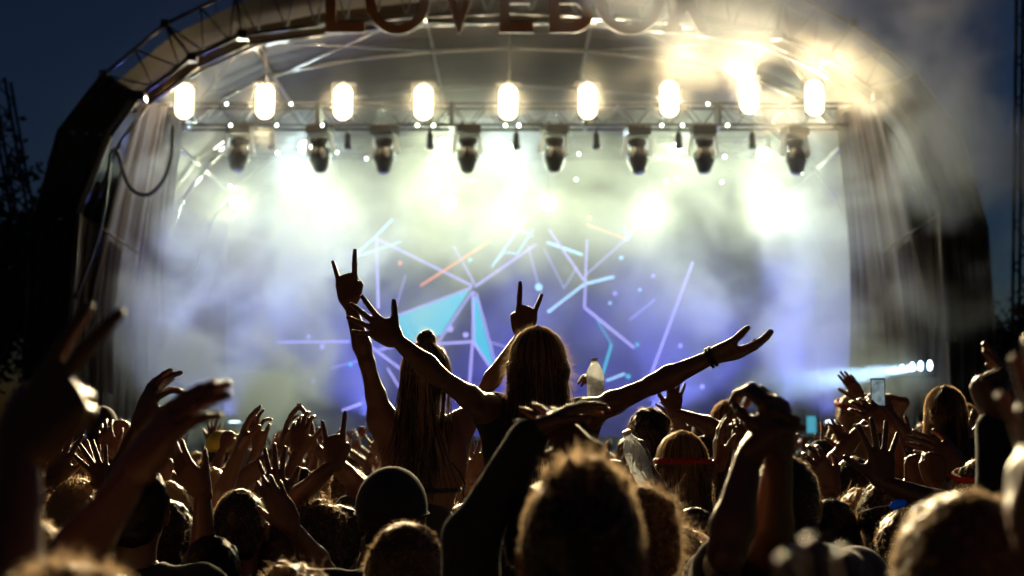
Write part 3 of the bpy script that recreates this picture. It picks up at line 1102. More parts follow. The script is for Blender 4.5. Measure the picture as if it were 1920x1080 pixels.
def hand_mesh(pose, h=.0042):
    if (pose, h) in _HC:
        return _HC[(pose, h)]
    p = POSES[pose]
    f = Field((-.075, -.05, -.075), (.10, .13, .215), h)
    fb = [(.029, .094), (.010, .098), (-.010, .094), (-.028, .084)]
    ln = [(.045, .027, .023), (.049, .031, .024), (.045, .029, .023), (.035, .021, .020)]
    rd = [(.0106, .0096, .0086), (.0110, .0098, .0087), (.0104, .0094, .0084), (.0094, .0084, .0076)]
    f.cone((0, 0, -.014), (0, 0, .005), .0235, .0245, .01, .8)
    for (x, z), s in zip(fb, (1, 1, 1, 1)):
        f.cone((x * .5, 0, .01), (x, 0, z - .006), .019, .0122, .013, .82)
    f.cone((.012, .006, .012), (.034, .010, .05), .020, .0165, .014)
    f.cone((-.022, .006, .02), (-.028, .006, .06), .016, .014, .012)
    for q in range(4):
        a = np.array([fb[q][0], 0, fb[q][1] - .006])
        sp = math.radians(-p['spread'][q])      # index leans to +x
        cur = 0
        for s_ in range(3):
            cur += math.radians(p['curl'][q][s_])
            d = np.array([math.sin(sp) * math.cos(cur), math.sin(cur), math.cos(sp) * math.cos(cur)])
            b = a + d * ln[q][s_]
            f.cone(a, b, rd[q][s_], rd[q][min(2, s_ + 1)] if s_ < 2 else rd[q][2] * .88, .0035 if s_ or True else .006)
            a = b
    al, fl, fl2 = [math.radians(v) for v in p['thumb']]
    a = np.array([.026, .008, .022])
    d = np.array([math.sin(al), .25, math.cos(al)])
    d = unit(d)
    b = a + d * .042
    f.cone(a, b, .0175, .0128, .012)
    # the thumb folds across the palm: towards -x and +y
    for l_, r0, r1, add in ((.033, .0122, .0105, fl), (.026, .0108, .0088, fl2)):
        t = unit(np.array([-.55, .65, .15]))
        d = unit(d * math.cos(add) + t * math.sin(add))
        a, b = b, b + d * l_
        f.cone(a, b, r0, r1, .004)
    _HC[(pose, h)] = f.mesh()
    return _HC[(pose, h)]


def place_hand(pose, wrist, fdir, palm, side, h, scale=1.0):
    """side +1: thumb on the +x of the frame (x = palm cross finger)"""
    V, Q = hand_mesh(pose, h)
    z = unit(np_vec(fdir))
    y = np_vec(palm)
    y = unit(y - z * (y @ z))
    x = np.cross(y, z)
    V = V.copy()
    Q = Q
    if side < 0:
        V = V * np.array([-1, 1, 1])
        Q = Q[:, ::-1]
    W = V * scale @ np.stack([x, y, z]) + np_vec(wrist)
    return W, Q


# ---------------------------------------------------------------- heads
_HEAD = {}


def head_mesh(h):
    """origin at the centre of the skull, +y is the face, +z up; adult about 0.23 m tall"""
    if h in _HEAD:
        return _HEAD[h]
    f = Field((-.11, -.13, -.22), (.11, .14, .13), h)
    f.ell((0, -.018, .018), (.074, .094, .098), .02)
    f.ell((0, .028, -.035), (.058, .062, .078), .03)
    f.ell((0, .055, -.092), (.026, .026, .022), .03)            # chin
    f.cone((0, .088, .008), (0, .108, -.030), .008, .013, .012)  # nose
    f.cone((-.022, .082, .022), (.022, .082, .022), .010, .010, .012)  # brow
    f.cone((-.014, .084, -.060), (.014, .084, -.060), .007, .007, .008)
    for s in (-1, 1):
        f.ell((s * .036, .070, -.02), (.02, .018, .018), .015)
        f.cut((s * .030, .092, .006), (.013, .010, .009))
        f.ell((s * .030, .079, .006), (.011, .010, .010), .003)   # eyeball
        # ears
        f.ell((s * .080, -.012, -.008), (.010, .020, .031), .006)
        f.cone((s * .084, -.016, .012), (s * .078, .0, -.034), .008, .006, .006)
    f.cone((0, -.022, -.05), (0, -.030, -.20), .056, .058, .03)
    _HEAD[h] = f.mesh()
    return _HEAD[h]


def xform(V, R, s, t):
    return V * s @ R.T + t


def rot_euler(pitch=0, yaw=0, roll=0):
    """pitch: look up positive; yaw: turn left positive; roll: tilt right positive"""
    a, b, c = pitch, yaw, roll
    Rx = np.array([[1, 0, 0], [0, math.cos(a), -math.sin(a)], [0, math.sin(a), math.cos(a)]])
    Rz = np.array([[math.cos(b), -math.sin(b), 0], [math.sin(b), math.cos(b), 0], [0, 0, 1]])
    Ry = np.array([[math.cos(c), 0, math.sin(c)], [0, 1, 0], [-math.sin(c), 0, math.cos(c)]])
    return Rz @ Ry @ Rx


def strands(n, surf, length, width, down=.3, rnd=.35, up_only=None, seed=0, seg=3, curl=0, face_free=True, mask=None, clump=0, grade=None):
    """thin tapered hair ribbons growing from the hair surface"""
    V, Q = surf
    r = np.random.RandomState(seed)
    A = V[Q[:, 0]]
    N = np.cross(V[Q[:, 1]] - V[Q[:, 0]], V[Q[:, 3]] - V[Q[:, 0]])
    ar = np.linalg.norm(N, axis=1) + 1e-12
    N = N / ar[:, None]
    ok = ar > 1e-10
    if mask is not None:
        ok &= mask(A)
    c = np.where(ok)[0]
    if not len(c):
        return None
    pr = ar[c] / ar[c].sum()
    k = c[r.choice(len(c), n, p=pr)]
    u, v = r.rand(n, 1), r.rand(n, 1)
    p = V[Q[k, 0]] * (1 - u) * (1 - v) + V[Q[k, 1]] * u * (1 - v) + V[Q[k, 2]] * u * v + V[Q[k, 3]] * (1 - u) * v
    off = r.normal(0, rnd, (n, 3))
    if clump:
        cell = np.floor(p / clump).astype(np.int64)
        hsh = (cell[:, 0] * 73856093 ^ cell[:, 1] * 19349663 ^ cell[:, 2] * 83492791) % 997
        tab = np.random.RandomState(seed + 1).normal(0, .55, (997, 3))
        ctr = (cell + .5) * clump
        off = off * .25 + tab[hsh] + (ctr - p) / clump * .9
    d = N[k] + off + np.array([0, 0, -down])
    d /= np.linalg.norm(d, axis=1, keepdims=True)
    L_ = length * (.4 + .9 * r.rand(n, 1))
    if grade:
        L_ = L_ * np.clip((p[:, 2:3] - grade[0]) / (grade[1] - grade[0]), .1, 1)
    side = np.cross(d, r.normal(0, 1, (n, 3)))
    side /= np.linalg.norm(side, axis=1, keepdims=True)
    bend = np.cross(d, side) * (r.normal(0, curl + .12, (n, 1)))
    pts = []
    for i in range(seg + 1):
        t = i / seg
        q = p + d * L_ * t + bend * L_ * t * t + np.array([0, 0, -1]) * down * L_ * t * t * .6
        if curl:
            q = q + side * L_ * curl * .35 * np.sin(t * 7 + u * 6)
        w = width * (1 - .75 * t)
        sd = np.cross(d, side)
        pts.append(q - sd * w * .5)
        pts.append(q + sd * w * .5)
    VV = np.stack(pts, 1).reshape(-1, 3)
    m = 2 * (seg + 1)
    b = np.arange(n)[:, None] * m
    QQ = np.concatenate([np.concatenate([b + 2 * i, b + 2 * i + 1, b + 2 * i + 3, b + 2 * i + 2], 1) for i in range(seg)])
    return VV, QQ


def locks(n, HR, hs, headc, zend, wid, seed, spread=1.0, split=0, side_fall=False):
    """long ribbons of hair that follow the skull from the parting and then hang, with uneven ends"""
    r = np.random.RandomState(seed)
    a = r.uniform(-.15 * math.pi, 1.15 * math.pi, n)          # round the back: 0 right, pi/2 back, pi left
    if side_fall:
        k_ = r.rand(n) < .8
        a[k_] = r.uniform(.45 * math.pi, 1.15 * math.pi, k_.sum())
    rad = np.array([.094, .114])
    seg = 11
    ze = zend * (.72 + .42 * r.rand(n)) + .03 * np.sin(a * 3 + seed)
    lift = 1 + r.normal(0, .025, n)
    pts = []
    wob = r.normal(0, .013, (n, 2))
    ph = r.rand(n) * 6
    for i in range(seg + 1):
        t = i / seg
        if t < .4:
            th = t / .4 * math.pi / 2 * 1.02
            cx, sz = np.sin(th), np.cos(th)
            q = np.stack([np.cos(a) * rad[0] * cx * lift, -.022 - np.sin(a) * rad[1] * cx * lift, .022 + .112 * sz * lift], 1)
        else:
            u = (t - .4) / .6
            nar = 1 - .28 * u * spread
            q = np.stack([np.cos(a) * rad[0] * nar * lift + wob[:, 0] * u * 3 + .011 * u * np.sin(u * 6 + ph), -.022 - (np.sin(a) * rad[1]) * (1 - .20 * u) * lift + wob[:, 1] * u * 2 - .01 * u, .022 + (ze - .022) * u], 1)
            if split:
                q[:, 0] += np.sign(q[:, 0]) * split * u * u
        w = wid * (1 - .7 * max(0, t - .6) / .4)
        tang = np.stack([np.sin(a), -np.cos(a) * 1.0, 0 * a], 1)
        tang = tang + r.normal(0, .05, tang.shape)
        pts += [q - tang * w / 2, q + tang * w / 2]
    V = np.stack(pts, 1).reshape(-1, 3) @ HR.T * hs + headc
    m = 2 * (seg + 1)
    b = np.arange(n)[:, None] * m
    Q = np.concatenate([np.concatenate([b + 2 * i, b + 2 * i + 1, b + 2 * i + 3, b + 2 * i + 2], 1) for i in range(seg)])
    return V, Q


_HAIRM = {}


def hair_field(kind, h, seed=0):
    """hair shell in head space (same origin as head_mesh)"""
    key = (kind, h, seed)
    if key in _HAIRM:
        return _HAIRM[key]
    if kind in ('short', 'crop', 'spiky', 'quiff'):
        f = Field((-.12, -.14, -.13), (.12, .12, .19), h)
        t = {'crop': .006, 'short': .014, 'spiky': .009, 'quiff': .016}[kind]
        f.ell((0, -.022, .024), (.074 + t, .094 + t, .096 + t), .01)
        f.cone((-.03, -.085, -.05), (.03, -.085, -.05), .03 + t * .5, .03 + t * .5, .03)
        if kind == 'quiff':
            f.ell((.0, .02, .115), (.06, .06, .035), .03)
        if kind == 'spiky':
            r = np.random.RandomState(seed + 40)
            for i in range(60):
                d = unit(r.normal(0, 1, 3) + np.array([0, .1, 1.2]))
                if d[2] < .72:
                    continue
                c0 = np.array([0, -.022, .024]) + d * np.array([.085, .104, .106])
                f.cone(c0, c0 + unit(d + r.normal(0, .35, 3) + np.array([0, 0, .25])) * r.uniform(.004, .016), .007, .003, .012)
        f.noise(.0022 if kind == 'crop' else .0042, 70, seed)
    elif kind == 'curly':
        f = Field((-.16, -.18, -.18), (.16, .13, .20), h)
        f.ell((0, -.03, .02), (.092, .106, .106), .02)
        f.ell((0, -.06, -.06), (.095, .075, .08), .04)
        r = np.random.RandomState(seed)
        for i in range(60):
            d = unit(r.normal(0, 1, 3) + np.array([0, -.5, .2]))
            f.ell(np.array([0, -.03, .02]) + d * np.array([.088, .10, .10]), (.018, .018, .018), .008)
        f.noise(.004, 90, seed)
    elif kind in ('long', 'verylong'):
        b = -.27 if kind == 'long' else -.36
        f = Field((-.15, -.19, b - .05), (.15, .12, .16), h)
        f.ell((0, -.024, .022), (.089, .108, .108), .01)
        f.cone((-.045, -.055, -.02), (-.062, -.085, b + .04), .062, .045, .04, .8)
        f.cone((.045, -.055, -.02), (.062, -.085, b + .04), .062, .045, .04, .8)
        f.cone((0, -.08, -.03), (0, -.10, b), .062, .045, .04, .8)
        f.noise(.004, 45, seed)
    elif kind in ('bun', 'bunlong'):
        b = -.24
        f = Field((-.14, -.18, b - .06 if kind == 'bunlong' else -.12), (.14, .12, .24), h)
        f.ell((0, -.022, .022), (.083, .102, .104), .01)
        f.ell((0, -.02, .150), (.037, .037, .033), .012)
        f.cone((0, -.075, -.06), (0, -.07, -.05), .04, .04, .03)
        if kind == 'bunlong':
            f.cone((-.01, -.06, -.03), (-.045, -.075, b), .060, .028, .04, .8)
        f.noise(.0035, 55, seed)
    elif kind == 'ponytail':
        f = Field((-.12, -.24, -.28), (.12, .12, .18), h)
        f.ell((0, -.022, .022), (.082, .101, .103), .01)
        f.cone((0, -.13, .05), (0, -.17, -.02), .026, .034, .02)
        f.cone((0, -.17, -.02), (0, -.15, -.24), .034, .016, .02)
        f.noise(.003, 60, seed)
    # keep the face and ears free
    if kind in ('short', 'crop', 'spiky', 'quiff'):
        f.cut((0, .13, -.05), (.10, .085, .10))
        for s in (-1, 1):
            f.cut((s * .10, .0, -.03), (.034, .05, .055))
    else:
        f.cut((0, .14, -.04), (.066, .085, .10))
    _HAIRM[key] = f.mesh()
    return _HAIRM[key]


# ---------------------------------------------------------------- the figure
def ik(S, W, l1, l2, pole):
    d = W - S
    L_ = np.linalg.norm(d)
    mx = (l1 + l2) * .995
    if L_ > mx:
        k = L_ / mx
        l1 *= k
        l2 *= k
    L_ = max(L_, abs(l1 - l2) + .02)
    u = unit(d)
    a = (l1 * l1 - l2 * l2 + L_ * L_) / (2 * L_)
    hgt = math.sqrt(max(0, l1 * l1 - a * a))
    p = pole - u * (pole @ u)
    return S + u * a + unit(p) * hgt


N_FIG = [0]


def figure(loc, H, label, group=None, skin=0, shirt='black', sleeves='short', legs='stand', yaw=0, lean=(0, 0), arms=(),
           hair='short', haircol='dark', h=.015, hh=.007, hand_h=.005, head_rot=(0.05, 0, 0), slim=1.0, neck_shift=(0, 0),
           shw=None, strand=0, strand_len=.02, strand_w=.0008, strand_col='strand', hat=None, bare_back=False, torso=None, loc_top=None, headscale=1.0, fuzz_up=False):
    """loc: the spot on the ground (or the seat of someone carried). arms: dicts with side, wrist (world), optional elbow pole, hand pose,
    fdir, palm"""
    S = H / 1.75
    loc = np_vec(loc)
    Rz = np.array([[math.cos(yaw), -math.sin(yaw), 0], [math.sin(yaw), math.cos(yaw), 0], [0, 0, 1]])
    tol = lambda w: Rz.T @ (np_vec(w) - loc)
    told = lambda w: Rz.T @ np_vec(w)
    sit = legs == 'sit'
    pz = .10 * S if sit else .93 * S
    pelvis = np.array([0, 0, pz])
    neck = np.array([lean[0], lean[1], pz + .535 * S])
    headc = neck + np.array([neck_shift[0], .015 + neck_shift[1], .172 * S])
    if loc_top is not None:
        # the head top must meet this point: slide the trunk so that it does
        t = tol(loc_top)
        headc = np.array([t[0], t[1] + .0, t[2] - .118 * S * headscale])
        neck = headc - np.array([neck_shift[0], .015 + neck_shift[1], .172 * S])
        if not sit:
            pz = neck[2] - .535 * S
            pelvis = np.array([neck[0] - lean[0], neck[1] - lean[1], pz])
        else:
            pelvis = np.array([neck[0] - lean[0], neck[1] - lean[1], neck[2] - .535 * S])
    chest = pelvis + (neck - pelvis) * .72
    waist = pelvis + (neck - pelvis) * .34
    sw = (shw or .185 * slim) * S
    ar = {}
    for a in arms:
        ar[a['side']] = a
    lo = np.minimum.reduce([pelvis, neck]) - .25
    hi = np.maximum.reduce([pelvis, neck]) + .25
    if not sit:
        lo[2] = min(-.02, lo[2])
    else:
        lo[2] = -.55 * S
        hi[1] += .5
    sho, elb, wri = {}, {}, {}
    for sd in (-1, 1):
        s0 = neck + np.array([sd * sw, -.005, -.045 * S])
        if sd in ar:
            w = tol(ar[sd]['wrist'])
            up = max(0, min(1, (w[2] - s0[2]) / (.4 * S)))
            s0 = s0 + np.array([-sd * .025 * up, 0, .05 * up]) * S
            if 'shoulder' in ar[sd]:
                s0 = tol(ar[sd]['shoulder'])
            pole = told(ar[sd].get('pole', Vector((sd * .8, .1, -.5))))
            l1, l2 = .29 * S * ar[sd].get('k', 1), .255 * S * ar[sd].get('k', 1)
            e = ik(s0, w, l1, l2, pole)
            if 'elbow' in ar[sd]:
                e = tol(ar[sd]['elbow'])
        else:
            e = s0 + np.array([sd * .06, -.02, -.27 * S])
            w = e + np.array([sd * .0, .07, -.24 * S])
        sho[sd], elb[sd], wri[sd] = s0, e, w
        for q in (s0, e, w):
            lo = np.minimum(lo, q - .08)
            hi = np.maximum(hi, q + .08)
    lo = lo.copy()
    f = Field(lo, hi, h)
    c = Field(lo, hi, h)      # shirt
    tr = Field(lo, hi, h)     # trousers
    th = .012
    fy = .66
    k = .045 * S

    def torsoset(F_, t, k, low=True):
        F_.cone(neck + (0, 0, .02), neck + np.array([0, 0, -.06 * S]), .06 * S + t, .075 * S + t, k, .85)
        for sd in (-1, 1):
            F_.cone(neck + np.array([sd * .03, 0, -.035 * S]), sho[sd], .048 * S + t, .056 * S * slim + t, k)
            F_.cone(neck + np.array([sd * .055 * slim, 0, -.13 * S]), chest * .4 + waist * .6 + np.array([sd * .04 * slim, 0, 0]), .105 * S * slim + t, .085 * S * slim + t, k, fy)
            F_.cone(sho[sd], neck + np.array([sd * .085, 0, -.20 * S]), .055 * S * slim + t, .08 * S * slim + t, k, .7)
        F_.cone(waist, pelvis, .118 * S * slim + t, .135 * S + t, k, .72)
        if low:
            for sd in (-1, 1):
                F_.ell(pelvis + np.array([sd * .07 * S, -.03, -.02]), (.09 * S + t, .10 * S + t, .10 * S + t), k)

    torsoset(f, 0, k)
    for sd in (-1, 1):
        mb = sho[sd] + (elb[sd] - sho[sd]) * .45
        f.ell(sho[sd] + (elb[sd] - sho[sd]) * .12, (.056 * S * slim, .056 * S * slim, .056 * S * slim), .03)
        f.cone(sho[sd], mb, .048 * S * slim, .046 * S * slim, .03)
        f.cone(mb, elb[sd], .045 * S * slim, .034 * S * slim, .02)
        bk = unit((elb[sd] - sho[sd]) / 2 + (elb[sd] - wri[sd]) / 2)
        f.ell(elb[sd] + bk * .012, (.030 * S * slim, .030 * S * slim, .030 * S * slim), .012)
        m = elb[sd] + (wri[sd] - elb[sd]) * .28
        f.cone(elb[sd], m, .034 * S * slim, .042 * S * slim, .02)
        f.cone(m, wri[sd], .042 * S * slim, .0255 * S * (slim * .5 + .5), .02)
    hips = {sd: pelvis + np.array([sd * .085 * S, 0, -.03]) for sd in (-1, 1)}
    for sd in (-1, 1):
        if sit:
            kn = hips[sd] + np.array([sd * .07, .40 * S, -.05])
            an = kn + np.array([-sd * .03, .02, -.40 * S])
        else:
            kn = np.array([hips[sd][0] + sd * .02, hips[sd][1] + .02, .49 * S])
            an = np.array([hips[sd][0] + sd * .03, hips[sd][1] - .01, .08 * S])
        f.cone(hips[sd], kn, .085 * S, .056 * S, .03)
        f.cone(kn, an, .055 * S, .036 * S, .02)
        f.cone(an - (0, .04, .02), an + np.array([0, .15, -.045]), .036 * S, .028 * S, .02)
        tr.cone(hips[sd], kn, .085 * S + th, .060 * S + th, .03)
        if legs != 'shorts' and not sit:
            tr.cone(kn, an, .060 * S + th, .048 * S + th, .02)
    tr.cone(pelvis + np.array([0, 0, .06]), pelvis, .12 * S + th, .14 * S + th, k, .74)
    for sd in (-1, 1):
        tr.ell(pelvis + np.array([sd * .07 * S, -.03, -.02]), (.09 * S + th, .10 * S + th, .10 * S + th), k)
    if shirt:
        torsoset(c, th, k)
        # open neckline
        c.cut(neck + np.array([0, .01, .055 * S]), (.075 * S, .085 * S, .055 * S))
        for sd in (-1, 1):
            if sleeves == 'short':
                c.cone(sho[sd], sho[sd] + (elb[sd] - sho[sd]) * .55, .056 * S * slim + th, .050 * S * slim + th, .03)
            elif sleeves == 'long':
                c.cone(sho[sd], elb[sd], .056 * S * slim + th, .044 * S * slim + th, .03)
                c.cone(elb[sd], elb[sd] + (wri[sd] - elb[sd]) * .92, .043 * S * slim + th, .030 * S + th, .02)
        if h <= .016:
            c.noise(.0035, 22, N_FIG[0] % 7)
    hs = S * .5 + .5
    hs *= headscale
    HR = rot_euler(*head_rot)
    hv, hq = head_mesh(hh)
    # drop the head template's own neck point onto the neck
    parts = [f.mesh(), (xform(hv, HR, hs, headc), hq)]
    for sd in (-1, 1):
        if sd in ar:
            a = ar[sd]
            fd = told(a['fdir']) if 'fdir' in a else wri[sd] - elb[sd]
            pm = told(a.get('palm', Vector((0, 1, 0))))
            # with the palm to the front a right hand has its thumb at -x: frame x = palm x finger = +x for palm +y, finger +z
            parts.append(place_hand(a.get('pose', 'open'), wri[sd], fd, pm, a.get('thumb', -sd), hand_h, S * a.get('hs', 1.0)))
        elif h < .02:
            parts.append(place_hand('claw', wri[sd], np.array([0, .1, -1]), np.array([-sd, 0, 0]), -sd * 1, .008, S))
    N_FIG[0] += 1
    body = npmesh('person', parts, SKIN[skin], None, True, tuple(loc))
    body.rotation_euler = (0, 0, yaw)
    tag(body, label, 'person', group)
    if shirt:
        npmesh('shirt', [c.mesh()], CLOTH[shirt], body)
    if legs:
        npmesh('trousers', [tr.mesh()], CLOTH['denim' if N_FIG[0] % 2 else 'black'], body)
    if hair:
        sv, sq = hair_field(hair, hh, N_FIG[0] % 4)
        W = xform(sv, HR, hs, headc)
        ho = npmesh('hair', [(W, sq)], HAIR[haircol], body)
        if h < .02 and hair in ('long', 'verylong', 'bunlong'):
            sf = hair == 'bunlong'
            ze = {'long': -.40, 'verylong': -.50, 'bunlong': -.40}[hair]
            tag(npmesh('hair_lock', [locks(520 if h < .013 else 300, HR, hs, headc, ze, .0075, N_FIG[0], side_fall=sf)], HAIR[haircol], ho), kind='stuff')
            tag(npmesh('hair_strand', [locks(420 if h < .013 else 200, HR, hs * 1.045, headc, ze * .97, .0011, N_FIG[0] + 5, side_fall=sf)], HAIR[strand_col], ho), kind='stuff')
        if strand:
            lo_z = headc[2] - .10 * hs
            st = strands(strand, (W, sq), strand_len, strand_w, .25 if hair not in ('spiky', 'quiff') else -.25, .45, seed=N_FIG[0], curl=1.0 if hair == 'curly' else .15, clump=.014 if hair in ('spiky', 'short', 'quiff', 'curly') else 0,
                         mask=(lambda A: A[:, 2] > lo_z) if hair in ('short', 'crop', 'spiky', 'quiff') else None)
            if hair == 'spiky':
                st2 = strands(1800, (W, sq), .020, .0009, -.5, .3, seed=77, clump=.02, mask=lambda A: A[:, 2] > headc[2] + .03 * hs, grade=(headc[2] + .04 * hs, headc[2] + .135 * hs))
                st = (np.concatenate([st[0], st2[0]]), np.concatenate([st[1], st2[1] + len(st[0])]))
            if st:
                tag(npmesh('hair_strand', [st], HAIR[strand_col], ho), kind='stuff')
    info = dict(body=body, headc=headc, HR=HR, hs=hs, neck=neck, sho=sho, elb=elb, wri=wri, loc=loc, Rz=Rz, S=S, pelvis=pelvis, chest=chest)
    if hat == 'cap':
        f = Field((-.13, -.14, -.05), (.13, .24, .16), hh)
        f.ell((0, -.02, .03), (.094, .114, .105), .01)
        f.cut((0, 0, -.075), (.2, .2, .085))
        f.cone((-.04, .10, .02), (-.045, .155, .008), .010, .008, .02)
        f.cone((0, .11, .022), (0, .17, .006), .010, .008, .03)
        f.cone((.04, .10, .02), (.045, .155, .008), .010, .008, .02)
        V, Q = f.mesh()
        cap = npmesh('cap', [(xform(V, HR, hs, headc), Q)], CLOTH['black'], body)
        m = MB()
        m.tube([tuple(HR @ (np.array([.098 * math.cos(a), -.02 + .118 * math.sin(a), .012]) * hs) + headc) for a in [i * math.pi / 12 for i in range(25)]], .0025, 5, False)
        m.build('seam', CLOTH['black'], cap, True)
    if hat == 'beanie':
        f = Field((-.13, -.15, -.06), (.13, .13, .20), hh)
        f.ell((0, -.022, .035), (.092, .112, .115), .01)
        f.cut((0, .02, -.11), (.2, .2, .10))
        V, Q = f.mesh()
        npmesh('beanie', [(xform(V, HR, hs, headc), Q)], CLOTH['black'], body)
    if hat in ('orange', 'redband', 'tie'):
        rr = (.101, .121) if hair in ('long', 'verylong') else (.092, .112)
        z0, zt_ = (.055, .10) if hat != 'tie' else (.03, .03)
        f = Field((-.13, -.15, -.02), (.13, .13, .15), min(hh, .006))
        for i in range(24):
            a0, a1 = i * math.pi / 12, (i + 1) * math.pi / 12
            q = lambda a: np.array([rr[0] * math.cos(a) * .96, -.022 + rr[1] * math.sin(a) * .96, z0 + (zt_ - z0) * (.5 + .5 * math.sin(a))])
            f.cone(q(a0), q(a1), .0125, .0125, .004)
        V, Q = f.mesh()
        npmesh('headband', [(xform(V, HR, hs, headc), Q)], pbr('band_' + hat, (.75, .16, .02) if hat == 'orange' else (.6, .03, .02), .6, 0, .3, 90, translucent=.3), body)
    return info


def ring_band(info, side, t, r, mat, name='bracelet', wd=.006):
    """a bracelet round the forearm, t from the elbow (0) to the wrist (1)"""
    e, w = info['elb'][side], info['wri'][side]
    c = e + (w - e) * t
    u = unit(w - e)
    a = unit(np.cross(u, [0, 0, 1]))
    b = np.cross(u, a)
    pts = [tuple(c + (a * math.cos(q) + b * math.sin(q)) * r) for q in [i * math.pi / 8 for i in range(17)]]
    return MB().tube(pts, wd, 6, False).build(name, mat, info['body'], True)


def arm(side, px, py, Y, pose='open', ang=None, tilt=0, palm=None, pole=None, k=1, elbow=None, hs=1, thumb=None, shoulder=None):
    """wrist at px, py, Y. ang: direction of the fingers in the picture, degrees from right, counter-clockwise; tilt: share towards the stage"""
    d = dict(side=side, wrist=P(px, py, Y), pose=pose, k=k, hs=hs)
    if ang is not None:
        a = math.radians(ang)
        d['fdir'] = Vector((math.cos(a), tilt, math.sin(a)))
    if palm is not None:
        d['palm'] = Vector(palm)
    if pole is not None:
        d['pole'] = Vector(pole)
    if elbow is not None:
        d['elbow'] = P(*elbow)
    if shoulder is not None:
        d['shoulder'] = P(*shoulder)
    if thumb is not None:
        d['thumb'] = thumb
    return d


def stand(px, py, Y, label, **k):
    """a standing person whose head top shows at px, py"""
    top = P(px, py, Y)
    H = k.pop('H', None) or top.z / 1.0
    if not 1.42 < H < 2.0:
        print('HEIGHT', round(H, 2), label)
    return figure((top.x, Y, 0), H, label, loc_top=top, **k)


def ride(px, py, Y, label, H=1.62, **k):
    """somebody sitting on another's shoulders"""
    top = P(px, py, Y)
    lean = k.pop('lean', (0, .03))
    seat = top.z - (.825 * H / 1.75)
    return figure((top.x, Y, seat), H, label, legs='sit', loc_top=top, lean=lean, **k)


NEAR = dict(h=.012, hh=.0055, hand_h=.0036)
MID = dict(h=.016, hh=.008, hand_h=.0055)
FAR = dict(h=.024, hh=.013, hand_h=.009)

# ---- the two women on shoulders
A = ride(800, 652, 5.35, 'woman on shoulders with a small hair bun, bare back and straight left arm making horns', H=1.66,
         skin=0, shirt=None, hair='bunlong', haircol='dark', slim=.86, lean=(.0, .05), **NEAR, strand=2200, strand_len=.022, strand_w=.0007,
         arms=[arm(-1, 655, 566, 5.3, 'horns', 97, -.05, palm=(0, 1, .1), elbow=(688, 680, 5.3), shoulder=(718, 792, 5.35), hs=1.1),
               arm(1, 980, 626, 5.45, 'horns', 80, 0, palm=(0, 1, 0), elbow=(902, 742, 5.55), shoulder=(862, 800, 5.4), hs=1.12)])
Bp = ride(1008, 627, 4.7, 'young woman in the centre on shoulders, long straight hair, both arms flung wide open', H=1.66,
          skin=0, shirt='black', sleeves='none', hair='long', haircol='brown', slim=.88, lean=(.0, .05), **NEAR, strand=3600, strand_len=.03, strand_w=.0006,
          arms=[arm(-1, 742, 636, 4.45, 'spread', 148, .1, palm=(.0, 1, .2), elbow=(822, 705, 4.45), shoulder=(925, 775, 4.7), hs=.98),
                arm(1, 1338, 668, 4.45, 'clap', 8, .05, palm=(0, .3, 1), elbow=(1222, 722, 4.5), shoulder=(1092, 782, 4.7), hs=1.12, thumb=-1)])
leather = pbr('dark_leather', (.03, .02, .015), .5)
for t_ in (.93, .99):
    ring_band(Bp, 1, t_, .030, leather, 'bracelet', .0055)


def strap(info, pts, r, name, mat):
    """a strap laid on the back; pts in head-top picture coordinates"""
    P3 = []
    for x, y, Y in pts:
        w = np_vec(P(x, y, Y))
        P3.append(tuple(info['Rz'].T @ (w - info['loc'])))
    return MB().tube(P3, r, 6).build(name, mat, info['body'], True)


black_tie = CLOTH['black']
# bikini of the woman with the bun: a band round the chest and the tie ends
f = Field((-.2, -.2, -.1), (.2, .2, .9), .010)
n_ = A['neck']
for i in range(24):
    a0, a1 = i * math.pi / 12, (i + 1) * math.pi / 12
    q = lambda a: n_ + np.array([.128 * math.cos(a), .094 * math.sin(a), -.255])
    f.cone(q(a0), q(a1), .011, .011, .004)
npmesh('bikini_band', [f.mesh()], black_tie, A['body'])
strap(A, [(846, 866, 5.19), (862, 886, 5.20), (872, 908, 5.21)], .004, 'tie_end', black_tie)
strap(A, [(872, 908, 5.21), (868, 925, 5.2), (874, 945, 5.2)], .004, 'tie_end', black_tie)
f = Field((-.25, -.25, -.2), (.25, .35, .35), .014)
pv = A['pelvis']
f.cone(pv + np.array([0, 0, .10]), pv, .125, .145, .04, .76)
for sd in (-1, 1):
    f.cone(pv + np.array([sd * .08, 0, -.03]), pv + np.array([sd * .12, .22, -.05]), .10, .09, .04)
npmesh('shorts', [f.mesh()], CLOTH['black'], A['body'])


def carrier(info, label, group=None, **k):
    s = info['loc']
    H = min(1.85, max(1.4, (s[2] + .03) / .835))
    return figure((s[0], s[1] + .06, 0), H, label, group, arms=[
        dict(side=sd, wrist=Vector((s[0] + sd * .13, s[1] + .30, s[2] - .26)), pose='grip', pole=Vector((sd, -.2, -.6)), palm=Vector((0, -1, 0))) for sd in (-1, 1)], **k)


carrier(A, 'man hidden beneath the woman with the bun, carrying her on his shoulders', shirt='olive', hair='short', **MID)
carrier(Bp, 'man hidden beneath the long-haired woman, carrying her on his shoulders', shirt='grey', hair='short', **MID)

